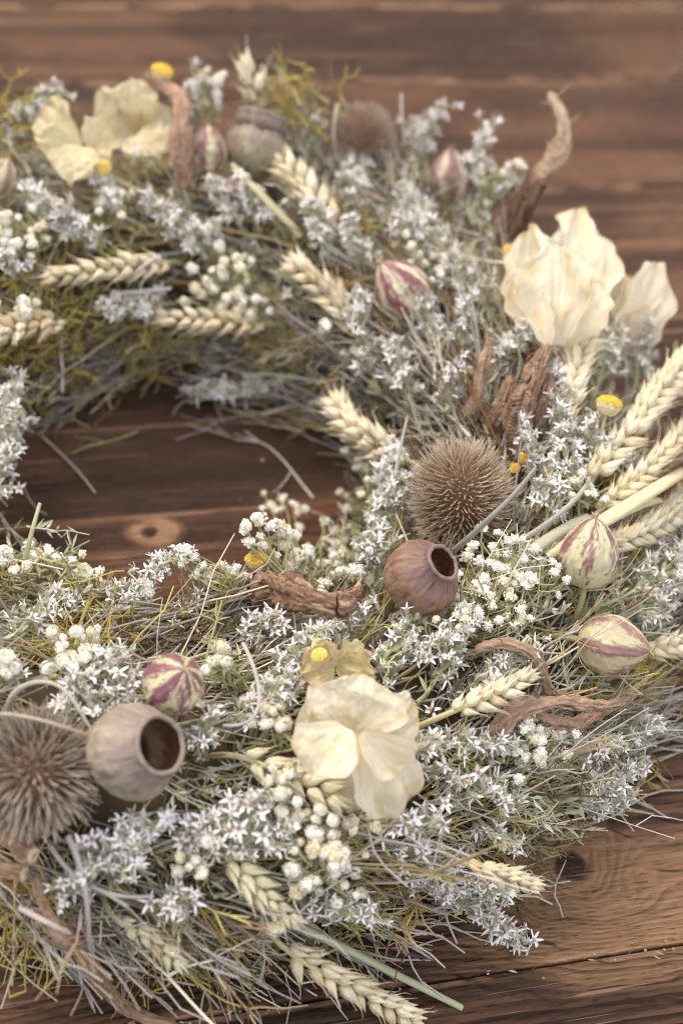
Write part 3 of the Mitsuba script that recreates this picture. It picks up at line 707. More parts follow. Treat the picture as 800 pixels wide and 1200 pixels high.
def bark(label, px, rpx, col=(0.20, 0.115, 0.075), flat=0.75, seed=0, name='bark_twig', cat='twig', cut=None, rough=0.35, fork=None, k=None):
    """a gnarled twig through the points (x, y, lift); rpx = radii in pixels at those points"""
    first = k is None; k = k or thing(name, label, cat)
    ctrl = np.array([P(x, y, l) for x, y, l in px]); s = px_size(ctrl[len(ctrl) // 2])
    n, m = 130, 40
    c = spline(ctrl, n); u = np.linspace(0, 1, len(ctrl))
    r = np.interp(np.linspace(0, 1, n), u, np.asarray(rpx, float)) * s
    t, a, b = frames(c)
    tw = (1.1 * np.linspace(0, 1, n) + 0.9 * np.sin(np.linspace(0, 5, n) + seed))[:, None]; ang = np.arange(m) * 2 * np.pi / m + tw
    al = np.linspace(0, 1, n)[:, None] * np.linalg.norm(np.diff(c, axis=0), axis=1).sum() / (2 * np.pi * r.mean() + 1e-9) * 3
    g3 = np.stack([np.cos(ang) * 1.6 + seed, np.sin(ang) * 1.6 + seed, al + 0 * ang], -1)
    lump = meshkit.fbm(g3 * 0.8, 3) - 0.5
    ridge = 1 - np.abs(2 * meshkit.fbm(np.stack([np.cos(ang) * 3.2, np.sin(ang) * 3.2, al * 0.55 + seed + 0 * ang], -1), 3) - 1) * 2
    ridge2 = meshkit.fbm(np.stack([np.cos(ang) * 7, np.sin(ang) * 7, al * 0.30 + seed + 0 * ang], -1), 3) - 0.5
    rr = r[:, None] * (1 + 2.4 * rough * lump + rough * 0.8 * (ridge - 0.5) + rough * 1.3 * ridge2)
    jag = 1 + 0.5 * (meshkit.noise(np.stack([np.cos(ang) * 3, np.sin(ang) * 3, 0 * ang + seed], -1)) - 0.5)
    for q, fq in ((0, .15), (1, .6), (2, .85), (3, .95)): rr[q] *= fq; rr[-1 - q] *= fq
    rr *= (0.82 + 0.55 * meshkit.noise(np.stack([al[:, 0] * 0.9, al[:, 0] * 0 + seed * 3.3, al[:, 0] * 0], -1)))[:, None]
    rr[:5] *= jag[:5]; rr[-5:] *= jag[-5:]
    v = c[:, None] + rr[..., None] * (np.cos(ang)[..., None] * a[:, None] + flat * np.sin(ang)[..., None] * b[:, None])
    fine = meshkit.fbm(np.stack([np.cos(ang) * 5, np.sin(ang) * 5, al * 0.6 + seed + 0 * ang], -1), 4)
    pale = np.clip((meshkit.fbm(g3 * [2.5, 2.5, 1.2] + 4, 4) - 0.52) * 6, 0, 1)[..., None]
    cc = np.array(col) * (0.15 + 1.7 * fine[..., None]); cc = cc * (1 - pale * 0.7) + np.array([0.42, 0.32, 0.245]) * (0.6 + 0.8 * fine[..., None]) * pale * 0.7
    cc = np.where(ridge2[..., None] < -0.16, cc * 0.6, cc)
    mb = MB(); mb.add(v, grid_faces(n, m, True), cc)
    part(k, 'bark' if first else 'side_branch', mb.ply('bark', True))
    if fork: bark(None, fork[0], fork[1], np.array(col) * 1.1, flat, seed + 50, rough=rough, k=k)
    if cut:                                   # a pale sawn end
        i = 0 if cut == 'start' else -1
        e = c[i]; d = -t[i] if cut == 'start' else t[i]
        R = r[i] * 1.0
        pr = [(R * 0.95, -R * 0.25), (R * 0.9, 0), (R * .55, R * 0.06), (R * 0.12, R * 0.02), (0.0, R * 0.02)]
        vv, ff, aa = lathe(pr, 16); cl = np.repeat([(0.30, 0.2, 0.13), (0.55, 0.43, 0.30), (0.66, 0.54, 0.38), (0.33, 0.24, 0.16), (0.2, 0.14, 0.1)], 16, 0)
        mb = MB(); mb.add(place(vv, e, d), ff, cl * (0.85 + 0.3 * meshkit.fbm(vv * 900, 2))[:, None]); part(k, 'cut_end', mb.ply('plant', True))
    if not first: return k
    # loose fibres
    sp = []
    for _ in range(10):
        j = rng.integers(3, n - 3); d = unit(t[j] * (1 if rng.random() < .5 else -1) + 0.7 * rng.normal(size=3)); p0 = c[j] + unit(rng.normal(size=3)) * r[j] * 0.85
        sp.append(spline([p0, p0 + d * 0.004, p0 + d * 0.008 + rng.normal(size=3) * 0.002], 5))
    mb = MB(); tv, tf, tc = tubes(np.array(sp), np.linspace(0.0003, 0.0001, 5)[None], 4, np.array(col) * 1.3); mb.add(tv, tf, tc)
    part(k, 'fibres', mb.ply('plant', True), kind='stuff')
    return k

def stalk(name, label, px, rpx, col, cat='stem', bsdf='plant', flat=1.0, table_end=False, group=None, taper=(1.0, 0.7)):
    k = key_for(name); labels[k] = {'label': label, 'category': cat}
    if group: labels[k]['group'] = group
    ctrl = np.array([on_table(x, y, l) if table_end else P(x, y, l) for x, y, l in px]); s = px_size(ctrl[len(ctrl) // 2])
    n = 24; c = spline(ctrl, n); t, a, b = frames(c); m = 10
    r = np.linspace(rpx * taper[0], rpx * taper[1], n) * s
    ang = np.arange(m) * 2 * np.pi / m
    gr = 1 + 0.10 * np.cos(ang * 5)
    v = c[:, None] + (r[:, None] * gr)[..., None] * (np.cos(ang)[None, :, None] * a[:, None] + flat * np.sin(ang)[None, :, None] * b[:, None])
    nz = meshkit.fbm(np.stack([np.cos(ang)[None] * 2 + 0 * r[:, None], np.sin(ang)[None] * 2 + 0 * r[:, None], np.linspace(0, 8, n)[:, None] + 0 * ang[None] + px[0][0]], -1), 3)
    mb = MB(); mb.add(v, grid_faces(n, m, True), np.array(col) * (0.75 + 0.5 * nz[..., None]).reshape(-1, 1))
    for i, q in ((0, 0), (n - 1, 1)):
        mb.add(np.vstack([v[i], c[i]]), [(j, (j + 1) % m, m) for j in range(m)], np.array(col) * 0.8)
    scene[k] = mb.ply(bsdf, True)
    return k

# ------------------------------------------------------------------ the ring itself and the tangle that fills it
ring = thing('wreath_ring', 'thick ring of bound straw hidden beneath the dried flowers', 'wreath base')
n, m = 260, 40
th, ph = np.meshgrid(np.arange(n) * 2 * np.pi / n, np.arange(m) * 2 * np.pi / m, indexing='ij')
nz = meshkit.fbm(np.stack([np.cos(th) * 14, np.sin(th) * 14, ph * 1.5], -1), 3)
fib = meshkit.fbm(np.stack([np.cos(th) * 6 + ph * 2, np.sin(th) * 6, ph * 9], -1), 3)
rr = 0.80 + 0.10 * (nz - 0.5) + 0.10 * (fib - 0.5)
rad = R0 + np.cos(ph) * rr * 0.040; zz = 0.031 + np.sin(ph) * rr * 0.036
v = np.stack([rad * np.cos(th), rad * np.sin(th), np.maximum(zz, 0.0006)], -1)
f = grid_faces(n, m, True); f2 = np.stack([np.arange(m) + (n - 1) * m, (np.arange(m) + 1) % m + (n - 1) * m, (np.arange(m) + 1) % m, np.arange(m)], -1)
mb = MB(); mb.add(v, np.vstack([f, f2]), (np.array([0.085, 0.058, 0.033]) * (0.5 + 1.0 * fib[..., None])).reshape(-1, 3))
part(ring, 'straw_core', mb.ply('plant', True))
tt = np.linspace(0, 2 * np.pi, 1200); k = 46
rad = R0 + np.cos(tt * k) * 0.0335; zz = 0.031 + np.sin(tt * k) * 0.0305
mb = MB(); tv, tf, tc = tubes(np.stack([rad * np.cos(tt), rad * np.sin(tt), np.maximum(zz, 0.001)], -1)[None], np.full((1, 1200), 0.0006), 5, (0.16, 0.14, 0.10)); mb.add(tv, tf, tc)
part(ring, 'binding_wire', mb.ply('plant', True))

def ring_points(N, lo=-0.35, hi=math.pi + 0.35, l0=-0.016, l1=0.004):
    th = rng.random(N) * 2 * np.pi; ph = lo + (hi - lo) * rng.random(N)
    l = l0 + (l1 - l0) * rng.random(N)
    ro, zo = WID + l, HGT + l
    ro = ro * np.where(np.cos(ph) < 0, 0.86 - 0.20 * np.exp(-((th - math.radians(95)) / math.radians(40)) ** 2), 1 - 0.34 * np.exp(-((th - math.radians(250)) / math.radians(26)) ** 2))     # less on the inner side and on the front left flank
    rad = R0 + ro * np.cos(ph); z = np.maximum(zo * np.sin(ph), 0.002)
    rv = np.stack([np.cos(th), np.sin(th), 0 * th], -1); fl = np.stack([-np.sin(th), np.cos(th), 0 * th], -1)
    p = rv * rad[:, None]; p[:, 2] = z
    nrm = unit(rv * np.cos(ph)[:, None] + ZUP * np.maximum(np.sin(ph), -0.1)[:, None])
    return p, rv, fl, nrm, np.cos(ph)

def zone_points(zones, per):
    ps = []
    for x, y, r, w in zones:
        for _ in range(int(per * w)):
            ps.append(P(x + rng.normal() * r * 0.6, y + rng.normal() * r * 0.6, -0.012 + 0.016 * rng.random()))
    p = np.array(ps); rad = np.hypot(p[:, 0], p[:, 1])[:, None] + 1e-9
    rv = np.hstack([p[:, :2] / rad, 0 * rad]); fl = np.stack([-rv[:, 1], rv[:, 0], 0 * rv[:, 0]], -1)
    nrm = np.array([heap_normal(q) for q in p])
    return p, rv, fl, nrm, np.clip((rad[:, 0] - R0) / WID, -1, 1)

KEEP = [(P(x, y, l), r) for x, y, l, r in [(415, 850, .024, .022), (410, 920, .018, .018), (445, 830, .024, .016), (655, 320, .03, .022), (645, 270, .03, .018), (735, 345, .02, .016), (494, 676, .020, .016), (160, 880, .022, .021),
        (204, 801, .020, .013), (690, 650, .016, .013), (716, 756, .014, .013), (471, 338, .014, .013), (541, 585, .016, .022), (44, 905, .016, .024), (80, 160, .016, .02), (160, 140, .016, .02), (300, 172, .012, .018)]]

def palette(N, cols, wts):
    c = np.array(cols)[rng.choice(len(cols), N, p=np.array(wts) / sum(wts))]
    return np.clip(c * (1 + 0.22 * rng.normal(size=(N, 1))) + 0.012 * rng.normal(size=(N, 3)), 0.012, 0.8)

def twig_mass(mb, pts, L, r, cols, wts, wild=0.30, outw=0.60, lift=0.20, curl=0.20, forks=2, K=7, sides=4):
    p, rv, fl, nrm, cph = pts; N = len(p)
    d = unit(fl + rv * (np.where(cph > 0, cph * outw, cph * outw * 0.25))[:, None] + nrm * lift + wild * rng.normal(size=(N, 3)))
    Ls = L[0] + (L[1] - L[0]) * rng.random(N) ** 1.5
    side = unit(np.cross(d, rng.normal(size=(N, 3))))
    bend = curl * (rng.random(N) - 0.2)
    s = np.linspace(-0.5, 0.5, K)
    q = p[:, None] + d[:, None] * (s * Ls[:, None])[..., None] + side[:, None] * ((s ** 2) * (Ls * bend * 2)[:, None])[..., None]
    q += np.cumsum(rng.normal(size=(N, K, 3)), 1) * (Ls * curl * 0.11)[:, None, None]
    q[..., 2] = np.maximum(q[..., 2], 0.0009)
    clear = np.ones(N, bool)
    for kc, kr in KEEP: clear &= np.linalg.norm(q - kc, axis=2).min(1) > kr          # nothing pierces the big flowers and pods
    q, d, nrm, Ls = q[clear], d[clear], nrm[clear], Ls[clear]; N = len(q)
    rr = r[0] + (r[1] - r[0]) * rng.random(N) ** 2
    c = palette(N, cols, wts)
    tv, tf, tc = tubes(q, rr[:, None] * np.linspace(1.1, 0.55, K), sides, c); mb.add(tv, tf, tc)
    for _ in range(forks):
        j = rng.integers(2, K - 1, N); b = q[np.arange(N), j]
        d2 = unit(d + 0.75 * rng.normal(size=(N, 3)) + 0.2 * nrm); L2 = Ls * (0.18 + 0.25 * rng.random(N))
        s2 = np.linspace(0, 1, 4)
        q2 = b[:, None] + d2[:, None] * (s2 * L2[:, None])[..., None] + np.cumsum(rng.normal(size=(N, 4, 3)), 1) * (L2 * curl * 0.3)[:, None, None]
        q2[:, 0] = b; q2[..., 2] = np.maximum(q2[..., 2], 0.0009)
        tv, tf, tc = tubes(q2, rr[:, None] * np.linspace(0.8, 0.4, 4), sides - 1, c * 1.03); mb.add(tv, tf, tc)
    return q, c

GREY, LILAC, TAN, OLIVE, BROWN, PALE, SAGE = (0.385, 0.365, 0.325), (0.40, 0.37, 0.355), (0.41, 0.305, 0.155), (0.40, 0.325, 0.10), (0.145, 0.084, 0.052), (0.62, 0.575, 0.455), (0.43, 0.425, 0.265)
k = thing('dry_twigs', 'tangle of thin grey and tan dry twigs filling the whole wreath', 'twigs', kind='stuff')
mb = MB()
twig_mass(mb, ring_points(2400), (0.030, 0.085), (0.00028, 0.00068), [GREY, LILAC, TAN, OLIVE, BROWN, PALE], [5, 4.5, 2.4, 1.2, 1.8, 2.6])
twig_mass(mb, zone_points([(470, 400, 60, 2.2), (560, 470, 40, 1.0), (330, 430, 60, 1.2), (235, 745, 40, 1.0), (640, 770, 50, .7), (600, 900, 60, .7), (200, 1050, 70, 1.2), (330, 960, 70, .5), (60, 1060, 45, .7), (220, 260, 60, .7), (720, 840, 50, .6), (430, 1010, 50, .5), (560, 420, 40, .6), (120, 420, 50, .6)], 75),
          (0.03, 0.075), (0.0004, 0.0008), [GREY, LILAC, TAN, PALE, BROWN], [5, 4, 2, 1, 1.5], wild=0.28)
BACK = [(20, 185, 22, .7), (245, 190, 22, .5), (345, 175, 25, 1.2), (400, 205, 25, 1.0), (465, 205, 25, 1.0), (540, 250, 25, 1.0), (580, 285, 20, .7)]
twig_mass(mb, zone_points(BACK, 20), (0.016, 0.040), (0.0003, 0.0007), [GREY, LILAC, TAN, PALE, OLIVE], [4, 3, 2, 2, 2], wild=0.35, lift=1.0)
scene[k] = mb.ply('plant', True)

k = thing('olive_moss', 'wiry yellow-olive moss strands poking out between the flowers', 'moss', kind='stuff')
mb = MB()
MOSSC = [OLIVE, (0.45, 0.36, 0.11), (0.34, 0.31, 0.13), (0.46, 0.34, 0.14)]
twig_mass(mb, ring_points(1250), (0.012, 0.034), (0.0003, 0.00055), MOSSC, [4, 3, 3, 2], wild=0.9, curl=0.35, forks=3)
twig_mass(mb, zone_points([(50, 400, 60, 2.4), (330, 410, 45, 1.4), (180, 400, 50, .8), (150, 250, 55, 1.2), (90, 750, 45, 1.4), (235, 745, 40, 0.9), (40, 1080, 45, 1.1), (220, 1080, 55, 1.3), (680, 890, 50, 1.0), (740, 800, 40, .8), (700, 580, 50, .5), (450, 270, 55, 1.0), (340, 120, 40, .6), (430, 1060, 40, .6), (570, 930, 50, .8), (20, 330, 40, .7), (20, 150, 40, .6)], 60),
          (0.014, 0.036), (0.0003, 0.0006), MOSSC, [4, 3, 3, 2], wild=0.8, curl=0.32, forks=3)
scene[k] = mb.ply('plant', True)

k = thing('sage_foliage', 'fine grey-green leafy sprays filling the gaps of the wreath', 'foliage', kind='stuff')
mb = MB()
SAGES = [SAGE, (0.50, 0.49, 0.37), (0.38, 0.38, 0.21), (0.57, 0.555, 0.46)]
q, c = twig_mass(mb, ring_points(1300, l1=0.004), (0.02, 0.05), (0.0003, 0.0005), SAGES, [3, 3, 2, 2], wild=0.4, forks=1)
q2, c2 = twig_mass(mb, zone_points([(570, 690, 60, 1.2), (610, 910, 50, 1.2), (530, 760, 60, .8), (450, 640, 45, 1), (690, 690, 60, .8), (350, 780, 60, .8), (60, 690, 50, .6), (560, 330, 60, .8), (230, 980, 70, .8), (380, 1000, 60, .8), (300, 330, 60, .8)], 32), (0.02, 0.045), (0.0003, 0.0005), SAGES, [3, 3, 2, 2], wild=0.4, forks=1)
q3, c3 = twig_mass(mb, zone_points(BACK, 9), (0.016, 0.034), (0.0003, 0.0005), SAGES, [3, 3, 2, 2], wild=0.35, lift=1.0)
q, c = np.vstack([q, q2, q3]), np.vstack([c, c2, c3])
N = len(q)
for rep in range(11):
    j = rng.integers(1, 6, N); b = q[np.arange(N), j]; d = unit(q[np.arange(N), j + 1] - q[np.arange(N), j - 1])
    o = unit(d * 0.8 + 0.75 * rng.normal(size=(N, 3))); L = 0.0035 + 0.0045 * rng.random(N); w = 0.0004 + 0.0005 * rng.random(N)
    e = unit(np.cross(o, rng.normal(size=(N, 3)))); u = np.cross(e, o)
    m1 = b + o * (L * .4)[:, None] + u * (L * .07)[:, None]; tip = b + o * L[:, None] - u * (L * .05)[:, None]
    V = np.stack([b, m1 + e * w[:, None], tip, m1 - e * w[:, None]], 1).reshape(-1, 3); V[:, 2] = np.maximum(V[:, 2], 0.0009)
    F = np.arange(N)[:, None] * 4 + np.array([0, 1, 2, 3])
    mb.add(V, F, np.repeat(np.clip(c * (1 + 0.15 * rng.normal(size=(N, 1))), 0.02, 0.8), 4, 0))
scene[k] = mb.ply('plant', False)

k = thing('faded_flower_bits', 'countless faded little flower husks lodged between the stems of the wreath', 'dried flowers', kind='stuff')
mb = MB()
kinds = [star_flower(c, o, 40 + i) for i, (c, o) in enumerate([((0.78, 0.765, 0.74), 0.9), ((0.72, 0.69, 0.60), 1.1), ((0.84, 0.83, 0.83), 0.7), ((0.64, 0.60, 0.48), 1.2)])]
kinds = [(np.vstack(q.v), np.vstack(q.f), np.vstack(q.c)) for q in kinds]
pts = [ring_points(650, lo=-0.1, hi=math.pi + 0.1, l0=-0.010, l1=0.003), zone_points([(540, 780, 60, 1.2), (560, 560, 60, .6), (620, 700, 70, 1), (450, 640, 50, 1), (320, 780, 70, 1.2), (100, 740, 70, 1.2), (230, 960, 80, 1.4), (440, 980, 70, 1.2), (570, 900, 60, 1), (660, 480, 60, 1), (480, 260, 60, 1), (560, 350, 60, 1), (280, 340, 70, .8), (740, 680, 50, .8)], 26)]
for p, rv, fl, nrm, cph in pts:
    d = unit(nrm * 0.8 + fl * 0.6 + ZUP * 0.3 + 0.6 * rng.normal(size=p.shape))
    for i in range(len(p)):
        if any(np.linalg.norm(p[i] - kc) < kr + 0.003 for kc, kr in KEEP): continue
        v, f, c = kinds[rng.integers(4)]
        v = place(v, p[i], d[i], 0.6 + 0.4 * rng.random(), rng.random() * 6.28); v[:, 2] = np.maximum(v[:, 2], 0.0006)
        mb.add(v, f, c)
scene[k] = mb.ply('plant', False)

# ------------------------------------------------------------------ seed heads and pods
teasel((541, 585), 60, (-0.15, -0.75), 'spiky brown teasel head standing right behind the mauve-brown bell pod, sharpest of the teasels', elong=1.42, facing=0.75, lift=0.008, n=1050, spine=0.37, base=(0.31, 0.175, 0.080), tip=(0.58, 0.50, 0.41),
       bracts=[([(462, 600, 0.006), (463, 560, 0.016), (470, 520, 0.024), (477, 488, 0.030)], 5, (0.60, 0.57, 0.52))])
teasel((42, 903), 67, (-0.05, 0.05), 'large grey-brown teasel head at the left edge beside the biggest bell pod', elong=1.05, facing=1.0, lift=0.016, n=520, spine=0.52, thick=1.5, base=(0.13, 0.08, 0.052), tip=(0.50, 0.42, 0.35),
       bracts=[([(10, 840, 0.010), (36, 801, 0.026), (75, 808, 0.032), (98, 840, 0.030), (117, 866, 0.026)], 5, (0.46, 0.42, 0.36)),
               ([(-20, 842, 0.016), (30, 840, 0.030), (70, 850, 0.034), (105, 862, 0.028)], 4, (0.44, 0.38, 0.30))])
teasel((425, 160), 38, (-0.2, -1.0), 'blurred grey teasel head at the back rim, behind the white star-flower sprigs', elong=1.1, facing=0.4, lift=0.008, n=700, tip=(0.42, 0.38, 0.35))

cup_pod((494, 676), 46, (0.55, -0.42), 'smooth mauve-brown bell pod with round dark mouth in front of the teasel', 0.98, 0.020, 0.46, 0.62,
        [(0.235, 0.150, 0.10), (0.245, 0.145, 0.10), (0.165, 0.100, 0.095), (0.20, 0.145, 0.135), (0.20, 0.075, 0.05)])
cup_pod((158, 880), 57, (0.74, -0.26), 'biggest bell pod, grey-beige with a wide open mouth, beside the left teasel', 0.94, 0.022, 0.60, 0.66,
        [(0.36, 0.335, 0.225), (0.315, 0.26, 0.21), (0.245, 0.190, 0.175), (0.26, 0.21, 0.18), (0.17, 0.085, 0.05)])
cup_pod((300, 172), 36, (0.25, -1.0), 'blurred grey bell pod standing upright at the back, below the upright wheat ear', 1.15, 0.012, 0.80, 0.05,
        [(0.28, 0.24, 0.16), (0.25, 0.205, 0.155), (0.19, 0.15, 0.14), (0.33, 0.28, 0.26), (0.15, 0.08, 0.06)])

seed_pod((690, 650), 36, (0.12, -1.0), 'plump cream pod with maroon bands at the right, under the pale straw stalk', 1.10, 0.016, 0.46, 0.25, roll=0.6)
seed_pod((716, 756), 36, (1.0, 0.15), 'cream pod with faded mauve bands lying on its side, lowest of the right-hand pods', 1.10, 0.014, 0.56, 0.35, cream=(0.48, 0.44, 0.28), pur=(0.27, 0.14, 0.14), roll=0.6)
seed_pod((204, 801), 37, (0.42, -0.52), 'round cream pod splashed with magenta, just above the biggest bell pod', 0.98, 0.020, 0.84, 0.85, pur=(0.19, 0.055, 0.10), cream=(0.58, 0.56, 0.36), roll=0.6)
seed_pod((471, 338), 31, (-0.55, -0.62), 'cream and crimson pod in the back arc, left of the long white sprig', 1.15, 0.014, 0.86, 0.3, pur=(0.20, 0.05, 0.08), cream=(0.62, 0.57, 0.42), roll=1.6)
seed_pod((527, 208), 26, (0.0, -1.0), 'blurred dusky pink pod near the back rim, left of the curled bark', 1.15, 0.010, 0.85, 0.2, pur=(0.20, 0.10, 0.11), cream=(0.50, 0.44, 0.32))
seed_pod((243, 178), 23, (0.0, -1.0), 'blurred dark magenta pod with one cream band, beside the back bark twig', 1.2, 0.012, 0.95, 0.2, pur=(0.15, 0.045, 0.075), roll=1.8)
seed_pod((2, 208), 19, (0.4, -1.0), 'blurred brownish pink pod cut off by the left edge of the picture', 1.1, 0.010, 0.75, 0.2, pur=(0.26, 0.14, 0.13))

# ------------------------------------------------------------------ cream flowers
CR = (0.85, 0.81, 0.69)
cream_flower('large cream papery flower in the middle of the front arc', [
    ((412, 856), (366, 806), .016, .026, 92, .30, .30, -.2, .3, .98), ((414, 862), (482, 816), .012, .022, 84, .30, .25, .35, .3, .96),
    ((412, 858), (424, 790), .020, .032, 118, .30, .35, 0, .5, 1.0), ((404, 852), (366, 912), .028, .026, 84, .42, .35, -.25, -.2, 1.0),
    ((420, 856), (460, 958), .021, .012, 88, .42, .35, .25, -.25, .96), ((424, 858), (484, 888), .032, .024, 66, .50, .35, .1, .35, .93),
    ((414, 872), (414, 948), .014, .002, 74, .30, .2, -.1, -.3, .93)], CR, ruffle=0.035)
cream_flower('yellowed papery flower with yellow centre half hidden above the large cream flower', [
    ((395, 778), (360, 757), .010, .016, 54, .3, .25, -.2, .3, 1.0), ((395, 778), (432, 764), .010, .014, 60, .3, .3, .2, .3, 1.0), ((395, 778), (440, 792), .010, .012, 50, .3, .2, .2, .3, 0.95), ((390, 778), (350, 790), .008, .010, 44, .3, .2, -.2, 0, .95)],
    (0.76, 0.68, 0.44), ((374, 768), 9, .018, (-.2, -.6)))
cream_flower('tall cream papery flower at the upper right, in front of the dark bark', [
    ((650, 400), (622, 268), .006, .034, 84, .35, .25, -.3, .2, .98), ((655, 398), (676, 252), .004, .036, 92, .35, .35, .25, .2, .98), ((648, 404), (650, 288), .018, .042, 88, .50, .40, -.1, .0, 1.0),
    ((640, 404), (602, 322), .010, .022, 46, .40, .2, -.4, 0, .88), ((652, 404), (694, 322), .014, .034, 62, .45, .3, .4, 0, .96), ((642, 406), (626, 338), .022, .032, 34, .5, .2, -.2, 0, .97)], CR)
cream_flower('cream papery petals at the right rim, beside the tall cream flower', [
    ((714, 412), (716, 312), .004, .026, 52, .35, .25, -.3, .2, .97), ((722, 412), (770, 304), .002, .024, 66, .35, .30, .3, .2, .99), ((722, 412), (748, 322), .010, .026, 54, .5, .35, .1, .1, 1.0), ((722, 412), (772, 356), .004, .020, 44, .4, .2, .4, 0, .96)], CR)
cream_flower('blurred cream flower with drooping petal at the far left of the back arc', [
    ((95, 178), (55, 122), .010, .024, 58, .35, .25, -.3, .2, .93), ((95, 176), (40, 160), .012, .022, 50, .4, .25, -.3, 0, .92), ((97, 172), (82, 216), .018, .014, 54, .4, .3, 0, -.2, .95), ((100, 170), (130, 152), .014, .020, 50, .4, .3, .2, .2, .94), ((104, 180), (126, 196), .014, .012, 40, .4, .3, .2, -.2, .9)],
    (0.82, 0.76, 0.55), ((122, 196), 8, .018, (.2, .2)))
cream_flower('blurred pale cream flower at the back rim, touching the bent bark twig', [
    ((160, 155), (118, 104), .006, .020, 50, .3, .25, -.3, .3, .95), ((162, 155), (158, 92), .006, .024, 62, .35, .25, 0, .3, .97), ((164, 157), (204, 134), .008, .018, 62, .4, .25, .3, .1, .97), ((160, 158), (186, 182), .010, .008, 60, .4, .2, .1, -.2, .90), ((158, 156), (108, 142), .008, .016, 48, .4, .2, -.2, 0, .93)], (0.84, 0.79, 0.61))

# ------------------------------------------------------------------ bark and stalks
bark('knobbly brown bark chunk on the inner rim, below the dense baby breath', [(296, 700, .014), (325, 690, .020), (352, 698, .020), (378, 706, .020), (420, 688, .014)], [15, 19, 16, 15, 7], (0.22, 0.13, 0.09), seed=1, rough=.6)
bark('long reddish-brown bark twig reaching to the right rim, lowest of the right-hand bark', [(548, 872, .002), (572, 868, .010), (596, 840, .016), (640, 824, .018), (690, 826, .016), (742, 812, .012)], [5, 9, 7, 8, 7, 7], (0.30, 0.195, 0.14), seed=2, rough=.45, fork=([(628, 834, .014), (652, 846, .014), (690, 842, .010), (714, 832, .006)], [6, 7, 6, 3]), flat=.6)
bark('arched brown twig between the white sprigs and the sideways striped pod', [(556, 764, .010), (586, 754, .016), (622, 766, .016), (636, 792, .012), (664, 814, .006)], [4, 6, 7, 7, 6], (0.28, 0.19, 0.135), seed=3, rough=.35)
bark('slim brown twig standing left of the dark bark strips', [(548, 490, .002), (560, 456, .012), (566, 424, .018), (575, 396, .022)], [10, 9, 8, 5], (0.34, 0.23, 0.165), seed=4, rough=.4)
bark('broad upright brown bark strip below the tall cream flower', [(604, 516, .000), (610, 480, .014), (622, 444, .022), (643, 406, .026)], [17, 16, 13, 6], (0.26, 0.16, 0.11), seed=5, rough=.55, fork=([(622, 512, .004), (630, 486, .012), (640, 456, .016), (640, 432, .018)], [9, 9, 7, 2]))
bark('short dark bark strip between the slim twig and the broad strip', [(576, 500, .000), (588, 474, .010), (600, 442, .014)], [12, 12, 6], (0.25, 0.15, 0.105), seed=6, rough=.45)
bark('dark weathered bark piece at the back rim under the pale curl', [(588, 292, .000), (600, 256, .012), (616, 228, .020), (634, 206, .026)], [15, 17, 15, 10], (0.15, 0.085, 0.055), seed=7, rough=.45)
bark('pale peeling bark curl rising above the back rim', [(628, 208, .022), (648, 186, .030), (660, 160, .036), (655, 132, .042), (643, 108, .046)], [9, 11, 8, 8, 3], (0.48, 0.35, 0.25), seed=8, name='bark_curl', rough=.5, flat=.5)
bark('bent brown bark twig looping over the cream flower at the back', [(170, 86, .026), (198, 104, .028), (213, 140, .024), (213, 178, .016), (217, 220, .004)], [7, 9, 9, 10, 10], (0.32, 0.20, 0.14), seed=9)
bark('short rust-brown bark lump beneath the blurred upright bell pod', [(240, 226, .004), (270, 222, .010), (306, 224, .004)], [11, 13, 9], (0.22, 0.13, 0.085), seed=10)
bark('long brown branch leaving the wreath at the bottom left', [(44, 1024, .010), (58, 1074, .014), (100, 1124, .014), (132, 1168, .010), (208, 1204, .008)], [5, 7, 8, 8, 6], (0.27, 0.17, 0.11), seed=11, rough=.3)
bark('brown twig with pale sawn end below the left teasel', [(-26, 962, .006), (6, 972, .012), (24, 992, .014), (40, 1003, .016)], [10, 10, 10, 11], (0.26, 0.155, 0.10), seed=12, cut='end')
bark('second pale-ended brown twig, just below the first at the left edge', [(-30, 1018, .006), (0, 1018, .012), (30, 1024, .014)], [10, 11, 11], (0.29, 0.18, 0.115), seed=13, cut='end')

STR = (0.66, 0.58, 0.36)
stalk('straw_stalk', 'thick pale straw stalk pointing off the right edge', [(668, 634, .010), (720, 602, .016), (800, 552, .012)], 9, STR, 'straw', 'husk', .55)
stalk('straw_stalk', 'thinner pale straw stalk running just below the thick one', [(640, 652, .008), (690, 622, .014), (772, 586, .012)], 7, (0.56, 0.50, 0.32), 'straw', 'husk', .6)
stalk('green_stalk', 'grey-green straw stalk sticking out over the bare boards at the bottom', [(330, 1074, .002), (440, 1130, .010), (541, 1181, .016)], 5.5, (0.34, 0.37, 0.24), 'straw', 'husk', .8)
stalk('grass_blade', 'blurred green blade slanting down the back arc from the upright bell pod', [(272, 192, .012), (310, 232, .016), (352, 276, .008)], 6, (0.42, 0.40, 0.24), 'grass', 'husk', .4, taper=(.5, 1))
stalk('green_stalk', 'thin green stem standing up at the inner rim on the left', [(30, 655, .020), (38, 622, .030), (47, 590, .038)], 3.2, (0.40, 0.41, 0.25), 'stem')
stalk('grey_stalk', 'dark grey stalk leaning from the brown bell pod across the teasel', [(532, 644, .016), (575, 606, .032), (626, 550, .030)], 3.4, (0.25, 0.235, 0.225), 'stem', taper=(1.1, .7))
stalk('grey_stalk', 'grey stalk running from the teasel foot to the plump striped pod', [(600, 640, .006), (645, 610, .014), (690, 560, .010)], 3.4, (0.36, 0.34, 0.31), 'stem')
stalk('grey_stalk', 'wide sage stem lying under the thick straw at the right', [(590, 672, .002), (630, 640, .010), (690, 606, .008)], 8, (0.40, 0.39, 0.29), 'stem', 'husk', .5)
